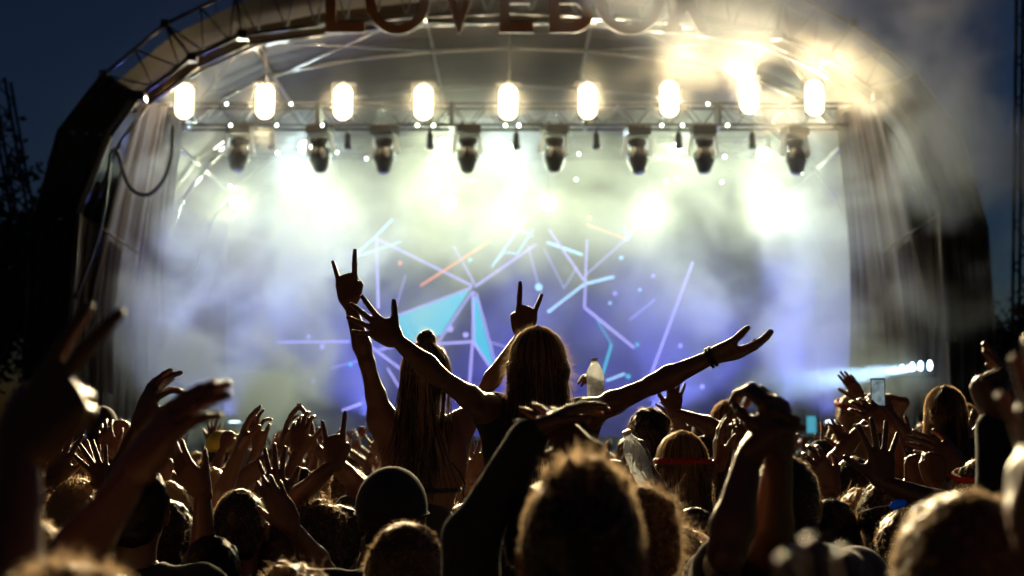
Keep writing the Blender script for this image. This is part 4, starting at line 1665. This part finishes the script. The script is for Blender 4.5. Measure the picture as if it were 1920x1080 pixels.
# ---- big near figures
stand(1090, 884, 2.15, 'man right in front with thick spiky hair lit gold round the edges, seen from behind', H=1.84, hair='spiky', haircol='dark', shirt='black', **NEAR,
      strand=6000, strand_len=.006, strand_w=.0008, head_rot=(-.02, 0, 0), headscale=1.06)
stand(762, 992, 3.35, 'person with short tousled hair whose head is low, left of the spiky-haired man', hair='short', haircol='brown', shirt='olive', **NEAR, strand=5000, strand_len=.012, strand_w=.0009, headscale=1.04)
stand(736, 884, 4.15, 'person wearing a plain dark cap just below the woman with the bun', hair='crop', hat='cap', shirt='black', **NEAR, headscale=1.08)
stand(453, 921, 4.5, 'man with short dark cropped hair and a reddish lit right ear, left of centre', hair='crop', haircol='black', shirt='navy', **NEAR, strand=3000, strand_len=.008, headscale=1.02)
stand(318, 948, 4.9, 'smooth-haired person beside the bent forearm at lower left', hair='short', haircol='black', shirt='black', **NEAR, strand=1500, strand_len=.008)
stand(1468, 856, 3.6, 'tall man with close cropped hair and right ear showing, lower right', H=1.86, hair='crop', haircol='black', shirt='navy', **NEAR, strand=2500, strand_len=.008, headscale=1.0,
      arms=[arm(-1, 1404, 852, 3.0, 'fist', 62, .1, palm=(1, .1, 0), elbow=(1362, 1040, 2.95), hs=1.05),
            arm(1, 1464, 842, 3.0, 'grip', 98, 0, palm=(-.6, .8, 0), elbow=(1440, 1040, 3.1), hs=1.05)])
hb = stand(1280, 996, 4.35, 'curly-haired person wearing an orange headband, below the bottle holder', hair='curly', haircol='dark', shirt='black', hat='orange', **NEAR, strand=2500, strand_len=.03, headscale=.86)
stand(1205, 922, 3.3, 'person with curly hair lit from behind, peeking out right of the spiky-haired man', hair='curly', haircol='brown', shirt='grey', **NEAR, strand=5000, strand_len=.03, strand_w=.0008, headscale=.8)
stand(1800, 945, 1.75, 'large out-of-focus head with pale hair edge at the lower right corner', H=1.70, hair='short', haircol='brown', shirt='black', **NEAR, strand=6000, strand_len=.008, strand_w=.0009,
      arms=[arm(1, 1935, 985, 1.45, 'open', 80, .2, palm=(-1, 0, 0))])
stand(140, 1078, 1.55, 'blurred head with light hair at the bottom left corner', hair='short', haircol='blond', shirt='grey', **NEAR, strand=7000, strand_len=.02, strand_w=.001)
stand(60, 985, 3.2, 'blond person behind the big raised arm at lower left', hair='short', haircol='blond', shirt='white', **MID, strand=3000, strand_len=.02, strand_w=.0009)

# big blurred raised arms close to the lens
figure((-1.02, 1.58, 0), 1.76, 'person at far left with a big out-of-focus hand raised close to the camera', skin=0, shirt='black', hair='short', **NEAR,
       arms=[arm(1, 36, 850, 1.65, 'two', 59, .1, palm=(.2, 1, 0), elbow=(0, 1220, 1.6), hs=1.0),
             arm(-1, -620, 900, 1.65, 'open', 90)])
figure((-.74, 2.0, 0), 1.66, 'person at lower left reaching up with a blurred open hand', skin=0, shirt=None, hair='long', haircol='brown', slim=.9, **NEAR,
       arms=[arm(1, 250, 888, 2.0, 'clap', 56, .05, palm=(.75, .55, 0), elbow=(112, 1085, 1.95), hs=1.0),
             arm(-1, -350, 1150, 2.0, 'open', 90)])
figure((.62, .95, 0), 1.58, 'person at lower right whose blurred reddish fingertips rise into view', skin=0, shirt='black', hair='short', **NEAR,
       arms=[arm(-1, 1570, 1490, 1.0, 'clap', 95, 0, palm=(0, 1, 0))])

# clapping arms in front of the central woman
stand(1030, 915, 2.95, 'person clapping overhead right in front of the central woman, dark sleeves', H=1.78, hair='short', haircol='black', shirt='black', sleeves='long', **NEAR,
      arms=[arm(-1, 1002, 806, 2.95, 'clap', 30, .3, palm=(.3, -.2, -1), elbow=(884, 1010, 2.95), hs=.85),
            arm(1, 1098, 848, 2.95, 'open', 138, .3, palm=(-.5, 1, -.3), hs=.85, elbow=(1150, 1010, 3.0))])
# forearm bent over the head at left
stand(400, 1015, 4.2, 'person whose bare left forearm bends up in front of the smooth dark head', H=1.6, hair='short', haircol='dark', shirt='black', skin=1, **NEAR,
      arms=[arm(-1, 380, 922, 4.2, 'clap', 130, 0, palm=(0, 1, .5), elbow=(382, 1070, 4.2))])
# bottle holders
bo = stand(1300, 960, 4.9, 'person holding up a crumpled plastic bottle at an angle', H=1.62, hair='short', haircol='dark', shirt='black', skin=1, **NEAR,
           arms=[arm(-1, 1212, 876, 4.85, 'grip', 112, .0, palm=(-.7, .5, .2), elbow=(1272, 985, 4.9))])
b2 = stand(1150, 868, 6.0, 'person hidden behind the wide right arm, holding a clear bottle upright', H=1.74, hair='short', haircol='dark', shirt='navy', skin=1, **MID,
           arms=[arm(-1, 1124, 755, 6.0, 'grip', 95, .0, palm=(-.9, .4, 0))])


def bottle(top, bot, r, label, crumple=.0, seed=1):
    a, b = np_vec(bot), np_vec(top)
    L_ = np.linalg.norm(b - a)
    t = empty('water_bottle', Vector(a), label, 'bottle')
    q = Vector(b - a).to_track_quat('Z', 'Y').to_matrix().to_4x4()
    prof = [(r * .86, 0), (r, L_ * .03), (r * .97, L_ * .12), (r, L_ * .16), (r * .95, L_ * .3), (r, L_ * .36), (r * .94, L_ * .45), (r, L_ * .52), (r * .97, L_ * .62), (r * .9, L_ * .70), (r * .55, L_ * .84), (r * .38, L_ * .89), (r * .38, L_ * .93)]
    m = MB().lathe(prof, 20, q)
    rr = np.random.RandomState(seed)
    m.v = [tuple(Vector(v) + Vector(rr.normal(0, crumple, 3))) for v in m.v]
    m.build('bottle_body', BOT, t, False)
    MB().lathe([(r * .43, L_ * .93), (r * .43, L_ * 1.0), (r * .38, L_ * 1.005)], 14, q).build('cap', M['white_plastic'], t, True)
    return t


mb_, ntb, bb = new_mat('clear_plastic')
bb.inputs['Base Color'].default_value = (.9, .95, 1, 1)
bb.inputs['Roughness'].default_value = .08
bb.inputs['Transmission Weight'].default_value = .6
bb.inputs['IOR'].default_value = 1.2
tb_ = ntb.nodes.new('ShaderNodeBsdfTranslucent')
tb_.inputs[0].default_value = (.85, .9, .92, 1)
mb2 = ntb.nodes.new('ShaderNodeMixShader')
mb2.inputs[0].default_value = .32
ntb.links.new(bb.outputs[0], mb2.inputs[1])
ntb.links.new(tb_.outputs[0], mb2.inputs[2])
ntb.links.new(mb2.outputs[0], ntb.nodes['Material Output'].inputs[0])
BOT = mb_
bottle(P(1174, 808, 4.8), P(1216, 912, 4.85), .034, 'crumpled clear plastic bottle tilted in a raised hand below the wide right arm', .0035, 3)
bottle(P(1114, 672, 5.95), P(1118, 752, 5.95), .037, 'clear plastic bottle held upright above the wide right arm', .001, 5)

# ---- middle distance people, named one by one
def cigarette(p, d, label):
    t = empty('cigarette', p, label, 'cigarette')
    d = Vector(d).normalized()
    MB().tube([(0, 0, 0), d * .022], .0042, 8).build('filter', pbr('filter_paper', (.5, .3, .12), .7), t, True)
    MB().tube([d * .022, d * .075], .004, 8).build('paper_tube', M['white_plastic'], t, True)


stand(262, 880, 4.0, 'person at left holding a cigarette between raised fingers', H=1.75, hair='short', haircol='dark', shirt='black', skin=0, **MID,
      arms=[arm(-1, 262, 800, 3.9, 'pinch', 72, 0, palm=(.6, .6, 0), elbow=(215, 930, 3.95))])
cigarette(P(287, 742, 3.88), (.6, 0, .5), 'white cigarette held between two raised fingers at left')

PE = [
    # px, py(top of head), Y, hair, colour, shirt, hat, skin, arms, label, detail
    (192, 772, 8.2, 'short', 'black', 'black', 'beanie', 1, [], 'broad dark figure in a black beanie at left, standing well above the crowd', MID, 'ride'),
    (455, 960, 5.6, 'short', 'dark', 'navy', None, 0, [(-1, 452, 838, 5.6, 'clap', 80, (.9, .3, 0))], 'person raising a forearm, hand cupped upright, left of the tall forearm pair', MID, None),
    (500, 940, 6.4, 'short', 'dark', 'grey', None, 0, [(-1, 484, 838, 6.4, 'pinch', 100, (.5, .6, 0))], 'person with thin raised hand between two forearms left of centre', MID, None),
    (585, 965, 5.4, 'short', 'brown', 'black', None, 0, [(-1, 560, 846, 5.4, 'claw', 88, (.2, 1, 0))], 'person with a forearm straight up and fingers half curled, left of centre', NEAR, None),
    (640, 955, 5.0, 'short', 'dark', 'black', None, 1, [(-1, 628, 868, 4.9, 'horns', 92, (0, 1, 0))], 'person raising a narrow hand just left of the capped head', MID, None),
    (598, 944, 4.9, 'curly', 'brown', 'black', None, 1, [(-1, 520, 938, 4.8, 'open', 100, (0, 1, 0))], 'curly-haired person left of the capped head', NEAR, None),
    (655, 880, 7.0, 'curly', 'brown', 'red', None, 0, [], 'curly-haired person with pale lit hair left of the bare-backed woman', MID, None),
    (400, 882, 6.6, 'short', 'blond', 'grey', None, 0, [], 'short fair-haired person with glowing hair edge at left', MID, None),
    (430, 878, 7.6, 'short', 'brown', 'black', None, 0, [], 'person with glowing brown hair just behind the fair-haired one at left', MID, None),
    (412, 812, 9.6, 'short', 'dark', 'grey', 'yellowcap', 0, [(1, 400, 830, 9.6, 'open', 90, (0, 1, 0))], 'person in a bright yellow cap at left in front of the smoke', MID, 'ride'),
    (318, 908, 6.4, 'short', 'blond', 'black', None, 0, [], 'blond person behind the smooth dark head at lower left', MID, None),
    (140, 915, 5.2, 'quiff', 'blond', 'white', None, 0, [(-1, 104, 900, 5.2, 'open', 78, (0, 1, 0)), (1, 205, 915, 5.2, 'spread', 120, (0, 1, 0))], 'fair-haired person at left with both hands up by the head', NEAR, None),
    (170, 876, 6.2, 'short', 'blond', 'grey', None, 0, [(1, 190, 912, 5.6, 'spread', 118, (0, 1, 0))], 'person with a flat hand spread over the fair-haired head at left', MID, None),
    (100, 850, 6.8, 'short', 'dark', 'red', None, 0, [(1, 102, 880, 6.4, 'clap', 84, (1, .3, 0)), (-1, 82, 900, 6.4, 'open', 90, (1, .3, 0))], 'person clapping at the left edge beside the large blurred arm', MID, None),
    (228, 872, 7.2, 'short', 'dark', 'black', None, 0, [(1, 228, 826, 7.2, 'fist', 92, (0, 1, 0)), (-1, 208, 848, 7.0, 'claw', 110, (0, 1, 0))], 'person with a fist raised next to the black beanie at left', MID, None),
    (1366, 760, 7.4, 'long', 'brown', 'black', None, 0, [(-1, 1278, 800, 7.3, 'clap', 140, (0, 1, 0))], 'brown-haired woman on shoulders with an arm stretched to the left', NEAR, 'ride'),
    (1318, 788, 11.0, 'short', 'dark', 'black', 'cap', 0, [], 'small capped head beyond the outstretched arm, right of centre', MID, 'ride'),
    (1278, 818, 5.6, 'long', 'brown', 'black', 'tie', 1, [], 'dark long-haired woman with a thin headband and golden lit hair side', NEAR, None),
    (1218, 772, 6.6, 'curly', 'dark', 'black', None, 1, [(1, 1262, 772, 6.6, 'open', 84, (0, 1, 0))], 'person with dark hair directly under the wide right forearm', MID, 'ride'),
    (1598, 745, 8.0, 'long', 'blond', 'black', 'redband', 0, [(1, 1612, 745, 7.9, 'clap', 120, (0, 1, 0))], 'blonde woman on shoulders with a red hairband, right of centre', NEAR, 'ride'),
    (1668, 856, 7.0, 'short', 'dark', 'black', None, 0, [(-1, 1634, 786, 7.0, 'grip', 68, (.3, 1, 0)), (1, 1668, 778, 7.0, 'grip', 118, (-.3, 1, 0))], 'person filming with a phone held up in both hands', NEAR, None),
    (1764, 732, 7.2, 'verylong', 'brown', 'black', None, 0, [(-1, 1702, 826, 7.0, 'open', 130, (0, 1, 0))], 'woman on shoulders with smooth long brown hair at right', NEAR, 'ride'),
    (1806, 762, 8.6, 'long', 'blond', 'grey', None, 0, [], 'blond woman just behind the long brown-haired one at right', MID, 'ride'),
    (1655, 905, 4.6, 'short', 'black', 'black', None, 2, [(1, 1655, 905, 4.4, 'spread', 92, (0, 1, 0))], 'person with a dark open hand, fingers straight up, lower right', NEAR, None),
    (1598, 862, 6.2, 'short', 'dark', 'grey', None, 0, [(1, 1668, 800, 5.6, 'claw', 140, (0, 1, 0))], 'person with clawed hand below the phone at right', MID, None),
    (1560, 838, 8.8, 'curly', 'blond', 'black', None, 0, [(-1, 1535, 870, 8.0, 'open', 75, (0, 1, 0))], 'blond curly head between the cropped man and the blonde woman', MID, None),
    (1738, 850, 5.8, 'short', 'dark', 'black', 'redband', 0, [(1, 1752, 905, 5.2, 'fist', 84, (0, 1, 0)), (-1, 1716, 905, 5.4, 'fist', 84, (0, 1, 0))], 'person with red band and chained fists raised, right', NEAR, None),
    (1835, 868, 5.6, 'short', 'dark', 'black', 'redband', 0, [(-1, 1792, 862, 5.4, 'clap', 155, (0, 1, 0))], 'person with a pale lit arm slanting down beside the dark arm at right', NEAR, None),
    (1610, 925, 5.0, 'curly', 'blond', 'black', None, 0, [(-1, 1560, 915, 4.9, 'claw', 120, (0, 1, 0))], 'blond tousled head below the raised hands, lower right', NEAR, None),
    (1560, 945, 4.6, 'short', 'dark', 'navy', None, 0, [], 'dark head close right of the cropped man', MID, None),
    (1694, 962, 4.2, 'short', 'dark', 'olive', None, 0, [], 'dark-haired person with blue sunglasses pushed up, lower right', NEAR, None),
    (1410, 905, 5.6, 'short', 'dark', 'black', None, 0, [(-1, 1350, 868, 5.6, 'clap', 96, (1, .2, 0))], 'person half hidden left of the clasped dark hands', MID, None),
    (1120, 905, 5.4, 'short', 'dark', 'grey', None, 0, [(-1, 1125, 890, 5.4, 'clap', 110, (0, 1, 0))], 'person half hidden behind the spiky hair at centre', MID, None),
    (890, 885, 6.4, 'short', 'blond', 'grey', None, 0, [(1, 884, 896, 6.2, 'open', 60, (0, 1, 0))], 'blond person seen in the gap between the two women on shoulders', MID, None),
    (530, 990, 4.6, 'short', 'brown', 'black', None, 0, [(1, 545, 985, 4.2, 'clap', 120, (0, 1, 0))], 'low brown head between the cropped man and curly-haired one', MID, None),
    (900, 1010, 3.9, 'short', 'black', 'navy', None, 0, [], 'dark low head right of the tousled one at bottom centre', MID, None),
    (560, 1065, 3.1, 'curly', 'blond', 'black', None, 0, [], 'blond curly hair just showing at the bottom edge left of centre', NEAR, None),
    (1395, 985, 3.3, 'short', 'black', 'black', None, 1, [], 'black-haired head low behind the dark forearms', MID, None),
    (200, 985, 4.2, 'short', 'dark', 'navy', None, 1, [], 'dark head in the shade of the blurred raised arms at lower left', MID, None),
    (1870, 870, 5.0, 'short', 'black', 'black', None, 1, [], 'dark head at the right edge behind the raised dark arms', MID, None),
]
RIDERS = []
PH = {}
for i, (x, y, Y, hr, hc, sh, hat, sk, ar_, lab, det, mode) in enumerate(PE):
    arms_ = [arm(s, ax, ay, aY, po, an, 0, palm=pm) for (s, ax, ay, aY, po, an, pm) in ar_]
    kw = dict(hair=hr, haircol=hc, shirt=sh, skin=sk, arms=arms_, hat=hat if hat != 'yellowcap' else 'cap', strand={'h': 0}.get('x', 900 if det is MID else 2200), strand_len=.016 if hr != 'short' else .010, strand_w=.0012,
              yaw=random.uniform(-.15, .15) if mode else 0, head_rot=(random.uniform(-.05, .15), random.uniform(-.3, .3), random.uniform(-.08, .08)), **det)
    if mode == 'ride':
        inf = ride(x, y, Y, lab, **kw)
        carrier(inf, 'person carrying the ' + lab.split(',')[0].split(' at ')[0].split(' with ')[0].replace('broad dark ', '').strip() + ' on the shoulders', shirt=random.choice(['black', 'navy', 'grey']), **FAR)
    else:
        inf = stand(x, y, Y, lab, **kw)
    PH[lab] = inf
    if hat == 'yellowcap':
        for ch in inf['body'].children:
            if ch.name.startswith('cap'):
                ch.data.materials[0] = CLOTH['yellow']
                ch['label'] = 'bright yellow cap'

# phone
pp = P(1646, 736, 6.95)
t = empty('mobile_phone', pp, 'black mobile phone filming the stage, held up in two hands at right', 'phone')
MB().box((0, 0, 0), (.07, .008, .14)).build('phone_body', M['black'], t)
MB().box((0, -.005, .0), (.062, .002, .125)).build('display', emit('phone_display', (.45, .6, .65), .35, .5, 30), t)

# sunglasses with blue lenses
t = empty('sunglasses', P(1684, 946, 4.05), 'sunglasses with a blue mirrored lens pushed up on a dark head, lower right', 'sunglasses')
blue = pbr('blue_lens', (.02, .18, .62), .2, .3, .05, 3, translucent=.5)
for (x, z, rx) in ((0, 0, .026), (.055, -.012, .018)):
    MB().lathe([(1, -.06), (1, .06)], 18, Matrix.Translation((x, 0, z)) @ Matrix.Rotation(-.25, 4, 'Y') @ Matrix.Diagonal((rx, .03, .013, 1)) @ Matrix.Rotation(math.pi / 2, 4, 'X')).build('lens', blue, t, True)
MB().tube([(-.024, 0, -.002), (-.06, .01, -.008), (-.105, .02, -.022)], .0016, 6).build('temple', M['white_plastic'], t, True)

# dark arms at the right edge
stand(1905, 850, 3.6, 'person at the right edge with thick dark arms raised and clasped', H=1.84, hair='short', haircol='black', shirt='black', sleeves='long', skin=1, **NEAR,
      arms=[arm(-1, 1868, 790, 3.2, 'fist', 112, .0, palm=(1, .2, 0), elbow=(1880, 960, 3.2)),
            arm(1, 1912, 800, 3.3, 'open', 105, .0, palm=(-1, .3, 0), elbow=(1960, 960, 3.3))])
chain = bpy.data.objects['person']
# links of a chain bracelet hanging from a raised fist
ci = PH['person with red band and chained fists raised, right']
w = ci['wri'][-1]
cw = Rw = None
t = None
for i in range(7):
    a = math.pi * (i % 2) / 2
    c = ci['wri'][-1] + np.array([.045 + .004 * i, -.03, .07 - .022 * i])
    pts = [tuple(c + np.array([.008 * math.cos(q) * math.cos(a), .008 * math.cos(q) * math.sin(a), .014 * math.sin(q)])) for q in [k * math.pi / 6 for k in range(13)]]
    MB().tube(pts, .0026, 6, False).build('chain_link', M['metal'], ci['body'], True)

# ---- the rest of the crowd: built once, then copied
TEMPL = []
specs = [('short', 'dark', 'black', 0, 'both'), ('long', 'brown', 'grey', 0, 'both'), ('short', 'brown', 'white', 0, 'one'), ('long', 'blond', 'navy', 0, 'none'),
         ('curly', 'dark', 'red', 1, 'one'), ('short', 'blond', 'black', 0, 'none'), ('ponytail', 'brown', 'black', 0, 'both'), ('crop', 'black', 'grey', 2, 'clap'),
         ('bun', 'dark', 'navy', 0, 'one'), ('short', 'dark', 'olive', 1, 'none'), ('long', 'dark', 'black', 1, 'clap'), ('short', 'brown', 'red', 0, 'clap')]
DESC = {'both': 'arms up', 'one': 'one arm up', 'none': 'arms down', 'clap': 'clapping'}
for i, (hr, hc, sh, sk, po) in enumerate(specs):
    ax = []
    Hh = 1.70
    r = np.random.RandomState(i)
    if po == 'both':
        ax = [dict(side=s, wrist=Vector((s * (.22 + .08 * r.rand()), .12, 1.84 + .08 * r.rand())), pose=['open', 'claw', 'horns', 'clap'][(i + s) % 4], palm=Vector((0, 1, 0))) for s in (-1, 1)]
    if po == 'one':
        s = 1 if i % 2 else -1
        ax = [dict(side=s, wrist=Vector((s * .18, .15, 1.90)), pose=['point', 'open', 'fist', 'horns'][i % 4], palm=Vector((0, 1, 0)))]
    if po == 'clap':
        ax = [dict(side=s, wrist=Vector((s * .06, .16, 1.80)), pose='clap', fdir=Vector((-s * .12, .05, 1)), palm=Vector((-s, 0, 0))) for s in (-1, 1)]
    inf = figure((0, 0, 0), Hh, 'x', 'concert crowd between the near rows and the stage', skin=sk, shirt=sh, hair=hr, haircol=hc, arms=ax, strand=260, strand_len=.03, strand_w=.003, **FAR)
    TEMPL.append((inf['body'], hr, hc, sh, po))

slots = []
r = np.random.RandomState(5)
Yr = 5.9
row = 0
while Yr < 21.5:
    half = Yr * 960 / FPX + .25
    n = int(2 * half / (.52 + .010 * Yr))
    for q in range(n):
        x = -half + 2 * half * (q + .5 + r.uniform(-.3, .3)) / n
        slots.append((x, Yr + r.uniform(-.25, .25), row))
    Yr += .85 + .07 * Yr * (.6)
    row += 1
print('slots', len(slots), 'rows', row)
FILLED = []
used = set()
colw = {'dark': 'dark', 'brown': 'brown', 'blond': 'fair', 'black': 'black'}
hw = {'short': 'short-haired', 'long': 'long-haired', 'curly': 'curly-haired', 'ponytail': 'pony-tailed', 'crop': 'crop-haired', 'bun': 'bun-wearing'}
where = [(-99, 'by the left curtain'), (330, 'below left smoke'), (620, 'below screen left'), (900, 'below screen middle'),
         (1200, 'below screen right'), (1450, 'below blue smoke'), (1700, 'by the right curtain')]
placed = [np.array([o.location.x, o.location.y]) for o in bpy.data.objects if o.name.startswith('person') and o.parent is None and o.location.y > 0.5]
ROWW = ['nearest row', 'second row', 'third row', 'fourth row', 'fifth row', 'sixth row', 'seventh row', 'eighth row', 'ninth row', 'tenth row', 'front row']
count_l = {}
first = [True] * len(TEMPL)
jobs = []
for (x, y, rw) in slots:
    if min(np.linalg.norm(p - (x, y)) for p in placed) < .34:
        continue
    placed.append(np.array([x, y]))
    jobs.append((x, y, rw))
for (x, y, rw) in jobs:
    px = 960 + x / y * FPX
    wh = [w_ for (lim, w_) in where if px >= lim][-1] if px > -99 else where[0][1]
    for _try in range(40):
        k = r.randint(len(TEMPL))
        body, hr, hc, sh, po = TEMPL[k]
        lab = f'{hw[hr]} {colw[hc]} person, {sh} shirt, {DESC[po]}, {ROWW[min(rw, 10)]}, {wh}'
        if lab not in used:
            break
    used.add(lab)
    if first[k]:
        o = body
        first[k] = False
    else:
        o = copy_tree(body)
    o.location = (x, y, 0)
    o.rotation_euler = (0, 0, r.uniform(-.35, .35))
    s = r.uniform(.93, 1.04)
    o.scale = (s, s, s)
    o['label'] = lab
for k, fl in enumerate(first):
    if fl:
        TEMPL[k][0].location = (-3 + k * .6, 22, 0)
# ================================================================== SMOKE
def smoke(vox=.15):
    me = bpy.data.meshes.new('smoke')
    ob = link('smoke', me)
    ng = bpy.data.node_groups.new('smoke', 'GeometryNodeTree')
    ng.interface.new_socket('Geometry', in_out='OUTPUT', socket_type='NodeSocketGeometry')
    N = ng.nodes
    L = ng.links

    def nd(t, **k):
        n = N.new(t)
        for a, b in k.items():
            setattr(n, a, b)
        return n

    def mth(op, a, b=None, c=None):
        n = nd('ShaderNodeMath', operation=op)
        for i, v in enumerate((a, b, c)):
            if v is None:
                continue
            if isinstance(v, (int, float)):
                n.inputs[i].default_value = v
            else:
                L.new(v, n.inputs[i])
        return n.outputs[0]

    def mapr(v, a, b, c, d, t='SMOOTHSTEP'):
        m = nd('ShaderNodeMapRange', interpolation_type=t)
        L.new(v, m.inputs[0])
        for i, q in enumerate((a, b, c, d)):
            m.inputs[i + 1].default_value = q
        return m.outputs[0]

    pos = nd('GeometryNodeInputPosition').outputs[0]

    def noise(scale, detail, rough, dist):
        no = nd('ShaderNodeTexNoise')
        no.inputs['Scale'].default_value = scale
        no.inputs['Detail'].default_value = detail
        no.inputs['Roughness'].default_value = rough
        no.inputs['Distortion'].default_value = dist
        L.new(pos, no.inputs['Vector'])
        return no.outputs[0]

    nz = noise(.55, 6, .60, .9)
    tot = None
    sx = nd('ShaderNodeSeparateXYZ')
    L.new(pos, sx.inputs[0])
    zz = mth('SUBTRACT', sx.outputs[2], mapr(sx.outputs[0], .5, 5.0, 0, 2.3))
    lid = mapr(mth('ADD', zz, mth('MULTIPLY', mth('SUBTRACT', nz, .5), 4)), 8.0, 9.8, 1, .2)
    for (px, py, Y, rx, ry, rz, dn, gain) in BLOBS:
        c = P(px, py, Y)
        v = nd('ShaderNodeVectorMath', operation='SUBTRACT')
        L.new(pos, v.inputs[0])
        v.inputs[1].default_value = c
        v2 = nd('ShaderNodeVectorMath', operation='DIVIDE')
        L.new(v.outputs[0], v2.inputs[0])
        v2.inputs[1].default_value = (rx, ry, rz)
        v3 = nd('ShaderNodeVectorMath', operation='LENGTH')
        L.new(v2.outputs[0], v3.inputs[0])
        q = mth('SUBTRACT', 1.1, v3.outputs['Value'])
        q = mth('ADD', q, mth('MULTIPLY', mth('SUBTRACT', nz, .5), gain))
        o = mapr(q, 0, .9, 0, dn)
        if Y > 24.9:
            o = mth('MULTIPLY', o, lid)
        tot = o if tot is None else mth('ADD', tot, o)
    base = mapr(sx.outputs[1], 24.4, 26, .0, HAZE_IN)
    base = mth('MULTIPLY', base, mapr(sx.outputs[1], 26.5, 29, 1, 2.0))
    base = mth('MULTIPLY', base, mapr(sx.outputs[0], -7.6, -5.2, .15, 1))
    base = mth('MULTIPLY', base, mapr(sx.outputs[0], 5.4, 7.6, 1, .15))
    base = mth('MULTIPLY', base, mapr(nz, .35, .65, .45, 1.5))
    base = mth('MULTIPLY', base, mapr(zz, 7.8, 9.6, 1, .45))
    tot = mth('ADD', tot, base)
    # fade to nothing at the faces of the box
    mn = (-9.2, 19.5, .6)
    mx = (9.6, 35.2, 13.4)
    for k in range(3):
        tot = mth('MULTIPLY', tot, mapr(sx.outputs[k], mn[k], mn[k] + 1.2, 0, 1))
        tot = mth('MULTIPLY', tot, mapr(sx.outputs[k], mx[k] - 1.2 if k != 1 else mx[k] - .3, mx[k], 1, 0))
    vc = nd('GeometryNodeVolumeCube')
    L.new(tot, vc.inputs['Density'])
    vc.inputs['Min'].default_value = mn
    vc.inputs['Max'].default_value = mx
    for i, k in enumerate(('Resolution X', 'Resolution Y', 'Resolution Z')):
        vc.inputs[k].default_value = int((mx[i] - mn[i]) / vox)
    sm = nd('GeometryNodeSetMaterial')
    L.new(vc.outputs[0], sm.inputs[0])
    m, nt, b = new_mat('stage_smoke')
    nt.nodes.remove(b)
    pv = nt.nodes.new('ShaderNodeVolumePrincipled')
    pv.inputs['Color'].default_value = (.93, .95, .90, 1)
    pv.inputs['Anisotropy'].default_value = .25
    pv.inputs['Density'].default_value = 1
    nt.links.new(pv.outputs[0], nt.nodes['Material Output'].inputs['Volume'])
    sm.inputs['Material'].default_value = m
    me.materials.append(m)
    go = N.new('NodeGroupOutput')
    L.new(sm.outputs[0], go.inputs[0])
    md = ob.modifiers.new('smoke', 'NODES')
    md.node_group = ng
    return tag(ob, 'thick billowing stage smoke lit by the lamps', kind='stuff')


HAZE_IN = .016
# px, py, distance, half sizes in metres, density per metre, raggedness
BLOBS = [(940, 290, 29.0, 6.6, 2.0, 1.5, .12, 4), (980, 430, 29.0, 6.0, 2.2, 1.2, .14, 4.5), (950, 570, 30, 5.5, 2, 1.3, .05, 6),
         (1420, 110, 29.0, 3.4, 1.0, 1.5, .16, 2.5), (1330, -10, 22.8, 3.2, .8, 1.2, .30, 4.5), (1420, 0, 24.2, 3.4, .6, .8, .03, 3), (1630, 20, 22.2, 2.4, .9, 1.5, .22, 4.5), (1780, 120, 22.2, 1.5, 1.1, 1.9, .26, 4), (1180, 140, 29.0, 1.8, .8, 1.0, .10, 2.5),
         (1790, 300, 22.8, 1.2, 1.1, 1.7, .28, 7), (935, 192, 24.8, 8.2, .5, .55, .030, .8),  # the wide thin row at lamp height is added to give the blinders halos
         (1650, 430, 24.0, 2.0, .8, 1.9, .34, 4), (1560, 400, 27.6, 1.6, 1.0, 1.4, .16, 5),
         (430, 470, 25.6, 1.6, 1.2, 1.5, .34, 8), (560, 590, 25.8, 2.0, 1.3, 1.5, .40, 9), (290, 560, 25.0, .9, .8, 1.4, .22, 8),
         (430, 710, 25.4, 2.4, 1.0, .9, .42, 7), (340, 380, 24.2, 1.0, .6, 1.3, .10, 5), (600, 440, 27, 2.0, 1.5, 1.1, .15, 7),
         (445, 385, 31.3, 1.4, .9, 1.1, .12, 3), (1422, 385, 31.3, 1.4, .9, 1.1, .10, 3),
         (1490, 580, 31.2, 1.7, 1.8, 2.2, .22, 5), (1560, 600, 27.5, 2.0, 1.4, 1.6, .20, 7), (1690, 560, 23.9, 1.3, 1.0, 1.4, .24, 7), (1600, 715, 23.5, 1.6, .8, .5, .25, 3)]
smoke()
